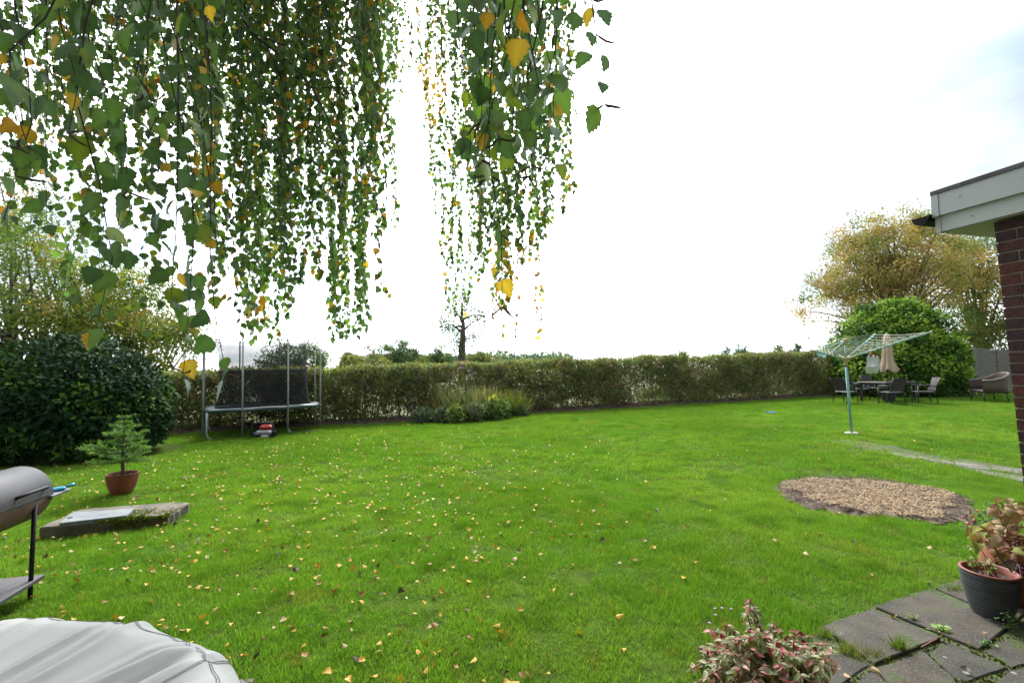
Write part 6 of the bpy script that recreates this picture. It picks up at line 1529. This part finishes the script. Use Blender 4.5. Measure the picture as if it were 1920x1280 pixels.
def lawn_ok(x, y, pad=0.0):
    ok = ~inpoly(x, y, PATIO) & ~inpoly(x, y, PQ) & ~inpoly(x, y, STONEQ)
    ok &= ~(inpoly(x, y, PATHZ) & (rng.uniform(size=len(x)) < np.where(x < 6.6, .45, .8)))
    ok &= y < hedge_y(x) - .15 - .92 + .12 * np.sin(x * 2.1) + .08 * np.sin(x * 5.3)
    ok &= ((x - pb.x) ** 2 + (y - pb.y) ** 2 > .13 ** 2) & ((x - B0.x) ** 2 + (y - B0.y) ** 2 > .16 ** 2)
    # thin shaded soil under the dark bush
    ok &= ~((((x + 9.3) / 2.25) ** 2 + ((y - 9.7) / 1.75) ** 2) < 1) & ~((((x - 17.6) / 2.7) ** 2 + ((y - 20.4) / 2.2) ** 2) < 1)
    return ok
SPOTS = [(rnd.uniform(-4.5, 3.0), rnd.uniform(2.1, 8.5), rnd.uniform(.04, .11)) for _ in range(60)]
def zone(y0, y1, dens):
    A = 0.5 * (y1 ** 2 - y0 ** 2) * 2.5 + 3 * (y1 - y0); n = int(A * dens); y = np.sqrt(rng.uniform(y0 ** 2, y1 ** 2, n)); x = rng.uniform(-1, 1, n) * (1.25 * y + 1.5)
    ok = lawn_ok(x, y)
    for (sx_, sy_, sr_) in SPOTS: ok &= ~(((x - sx_) ** 2 + ((y - sy_) * .8) ** 2 < (sr_ * rng.uniform(.5, 1.3, n)) ** 2) & (rng.uniform(size=n) < .6))
    x, y = x[ok], y[ok]; n = len(x)
    s_ = rng.uniform(.75, 1.25, n) * (1 + .18 * np.sin(x * 1.7 + 2 * np.sin(y * 1.1)) * np.sin(y * 2.3)); bare = np.sin(x * 3.3 + y * 1.3) * np.sin(y * 4.1 - x) ; s_ *= np.where((bare > .75) & (y < 7), .55, 1)
    return np.stack([x, y, tz(x, y)], -1), np.stack([rng.normal(0, .08, n), rng.normal(0, .08, n), rng.uniform(0, 2 * PI, n)], -1), np.stack([np.ones(n), np.ones(n), s_], -1)
near_c = grass_protos('near_grass_tufts', 8, 150, .10, .022, .050, .0026)
far_c = grass_protos('far_grass_tufts', 6, 170, .22, .025, .055, .0055)
scatter('lawn_grass', *zone(0.7, 6.5, 190), near_c, 'short green grass of the near lawn')
scatter('lawn_grass', *zone(6.5, 24.5, 52), far_c, 'short green grass of the far lawn up to the hedge')

# ================================================================== FALLEN LEAVES
FLM = leafmat('fallen_leaf', .12, .6, .35, .25, 60)
FC = [('yellow', (.45, .255, .025), 6, 'small yellow birch leaf lying on the lawn', 'yellow leaves fallen on the lawn'), ('tan', (.36, .26, .12), 2, 'small pale tan birch leaf lying on the lawn', 'pale tan leaves fallen on the lawn'),
      ('orange', (.22, .095, .022), 2, 'small orange brown birch leaf lying on the lawn', 'orange brown leaves fallen on the lawn'), ('dark', (.055, .03, .02), 1.2, 'small curled dark brown leaf lying on the lawn', 'dark brown leaves fallen on the lawn')]
fsh = [birch_shape(c_, f_, 40 + i, True, .02) for i, (c_, f_) in enumerate([(.3, .4), (-.5, .5), (.8, .2), (.1, -.6)])]
n = 13000; y = np.sqrt(rng.uniform(1.9 ** 2, 15.5 ** 2, n)); x = rng.uniform(-1, 1, n) * (1.15 * y + .3)
pxx = x / y * F + 960
pr = np.where(pxx < 820, .95, np.clip(.95 - (pxx - 820) / 480, .07, 1)) * np.clip(1.35 - y / 9.5, .07, 1) * np.where(pxx < 300, .9, 1)
ok = lawn_ok(x, y) & (rng.uniform(size=n) < pr); x, y = x[ok], y[ok]; n = len(x)
order = np.argsort(y); x, y = x[order], y[order]
kind = rng.choice(4, n, p=np.array([f[2] for f in FC]) / sum(f[2] for f in FC)); sz = rng.uniform(.026, .052, n)
fme = {(k, s_): leaf_mesh('fallen_leaf', fsh[s_], [(0, 0, 0)], [(0, 1, 0)], [(0, 0, 1)], [1.0], [FC[k][1]], FLM) for k in range(4) for s_ in range(4)}
px_, py_, _d = proj(np.stack([x, y, tz(x, y)], -1)); vis = np.where((px_ > 0) & (px_ < 1920) & (py_ < 1280))[0]
first = vis[np.argsort(-(sz[vis] / y[vis]))[:300]]; fs_ = set(first.tolist())
for i in first:
    k = int(kind[i]); o = link('fallen_leaf', fme[(k, rnd.randrange(4))])
    o.location = (x[i], y[i], float(tz(x[i], y[i])) + rnd.uniform(.022, .042)); o.rotation_euler = (rnd.gauss(0, .5), rnd.gauss(0, .5), rnd.uniform(0, 6.28)); o.scale = (sz[i],) * 3
    tag(o, FC[k][3], 'fallen leaf', FC[k][4])
ri = np.array([i for i in range(n) if i not in fs_]); m_ = len(ri)
o = leaves('fallen_leaves', fsh[0], np.stack([x[ri], y[ri], tz(x[ri], y[ri]) + .045], -1), rv(m_) * [1, 1, .35], np.tile([0, 0, 1.], (m_, 1)) + rv(m_) * .5, sz[ri], np.array([FC[k][1] for k in kind[ri]]) * rng.uniform(.8, 1.2, (m_, 1)), FLM)
tag(o, 'small fallen birch leaves scattered over the farther lawn', 'fallen leaves')
# a few leaves on the paving
for (px, py, k, lab) in [(1632, 1254, 1, 'pale leaf on the mossy joint at the left of the paving'), (1583, 1268, 1, 'pale yellow leaf low on the left of the paving'), (1760, 1195, 2, 'orange brown leaf at the end of the twig on the paving'), (1680, 1157, 2, 'orange leaf scrap in the joint below the upper slab'), (1810, 1262, 3, 'dark curled leaf low on the mossy slab'), (1690, 1274, 3, 'dark curled leaf on the front slab')]:
    p = G(px, py, .02); o = link('fallen_leaf', fme[(k, rnd.randrange(4))]); o.location = p + Vector((0, 0, .008)); o.rotation_euler = (rnd.gauss(0, .3), rnd.gauss(0, .3), rnd.uniform(0, 6.28)); o.scale = (.045,) * 3
    tag(o, lab, 'fallen leaf')
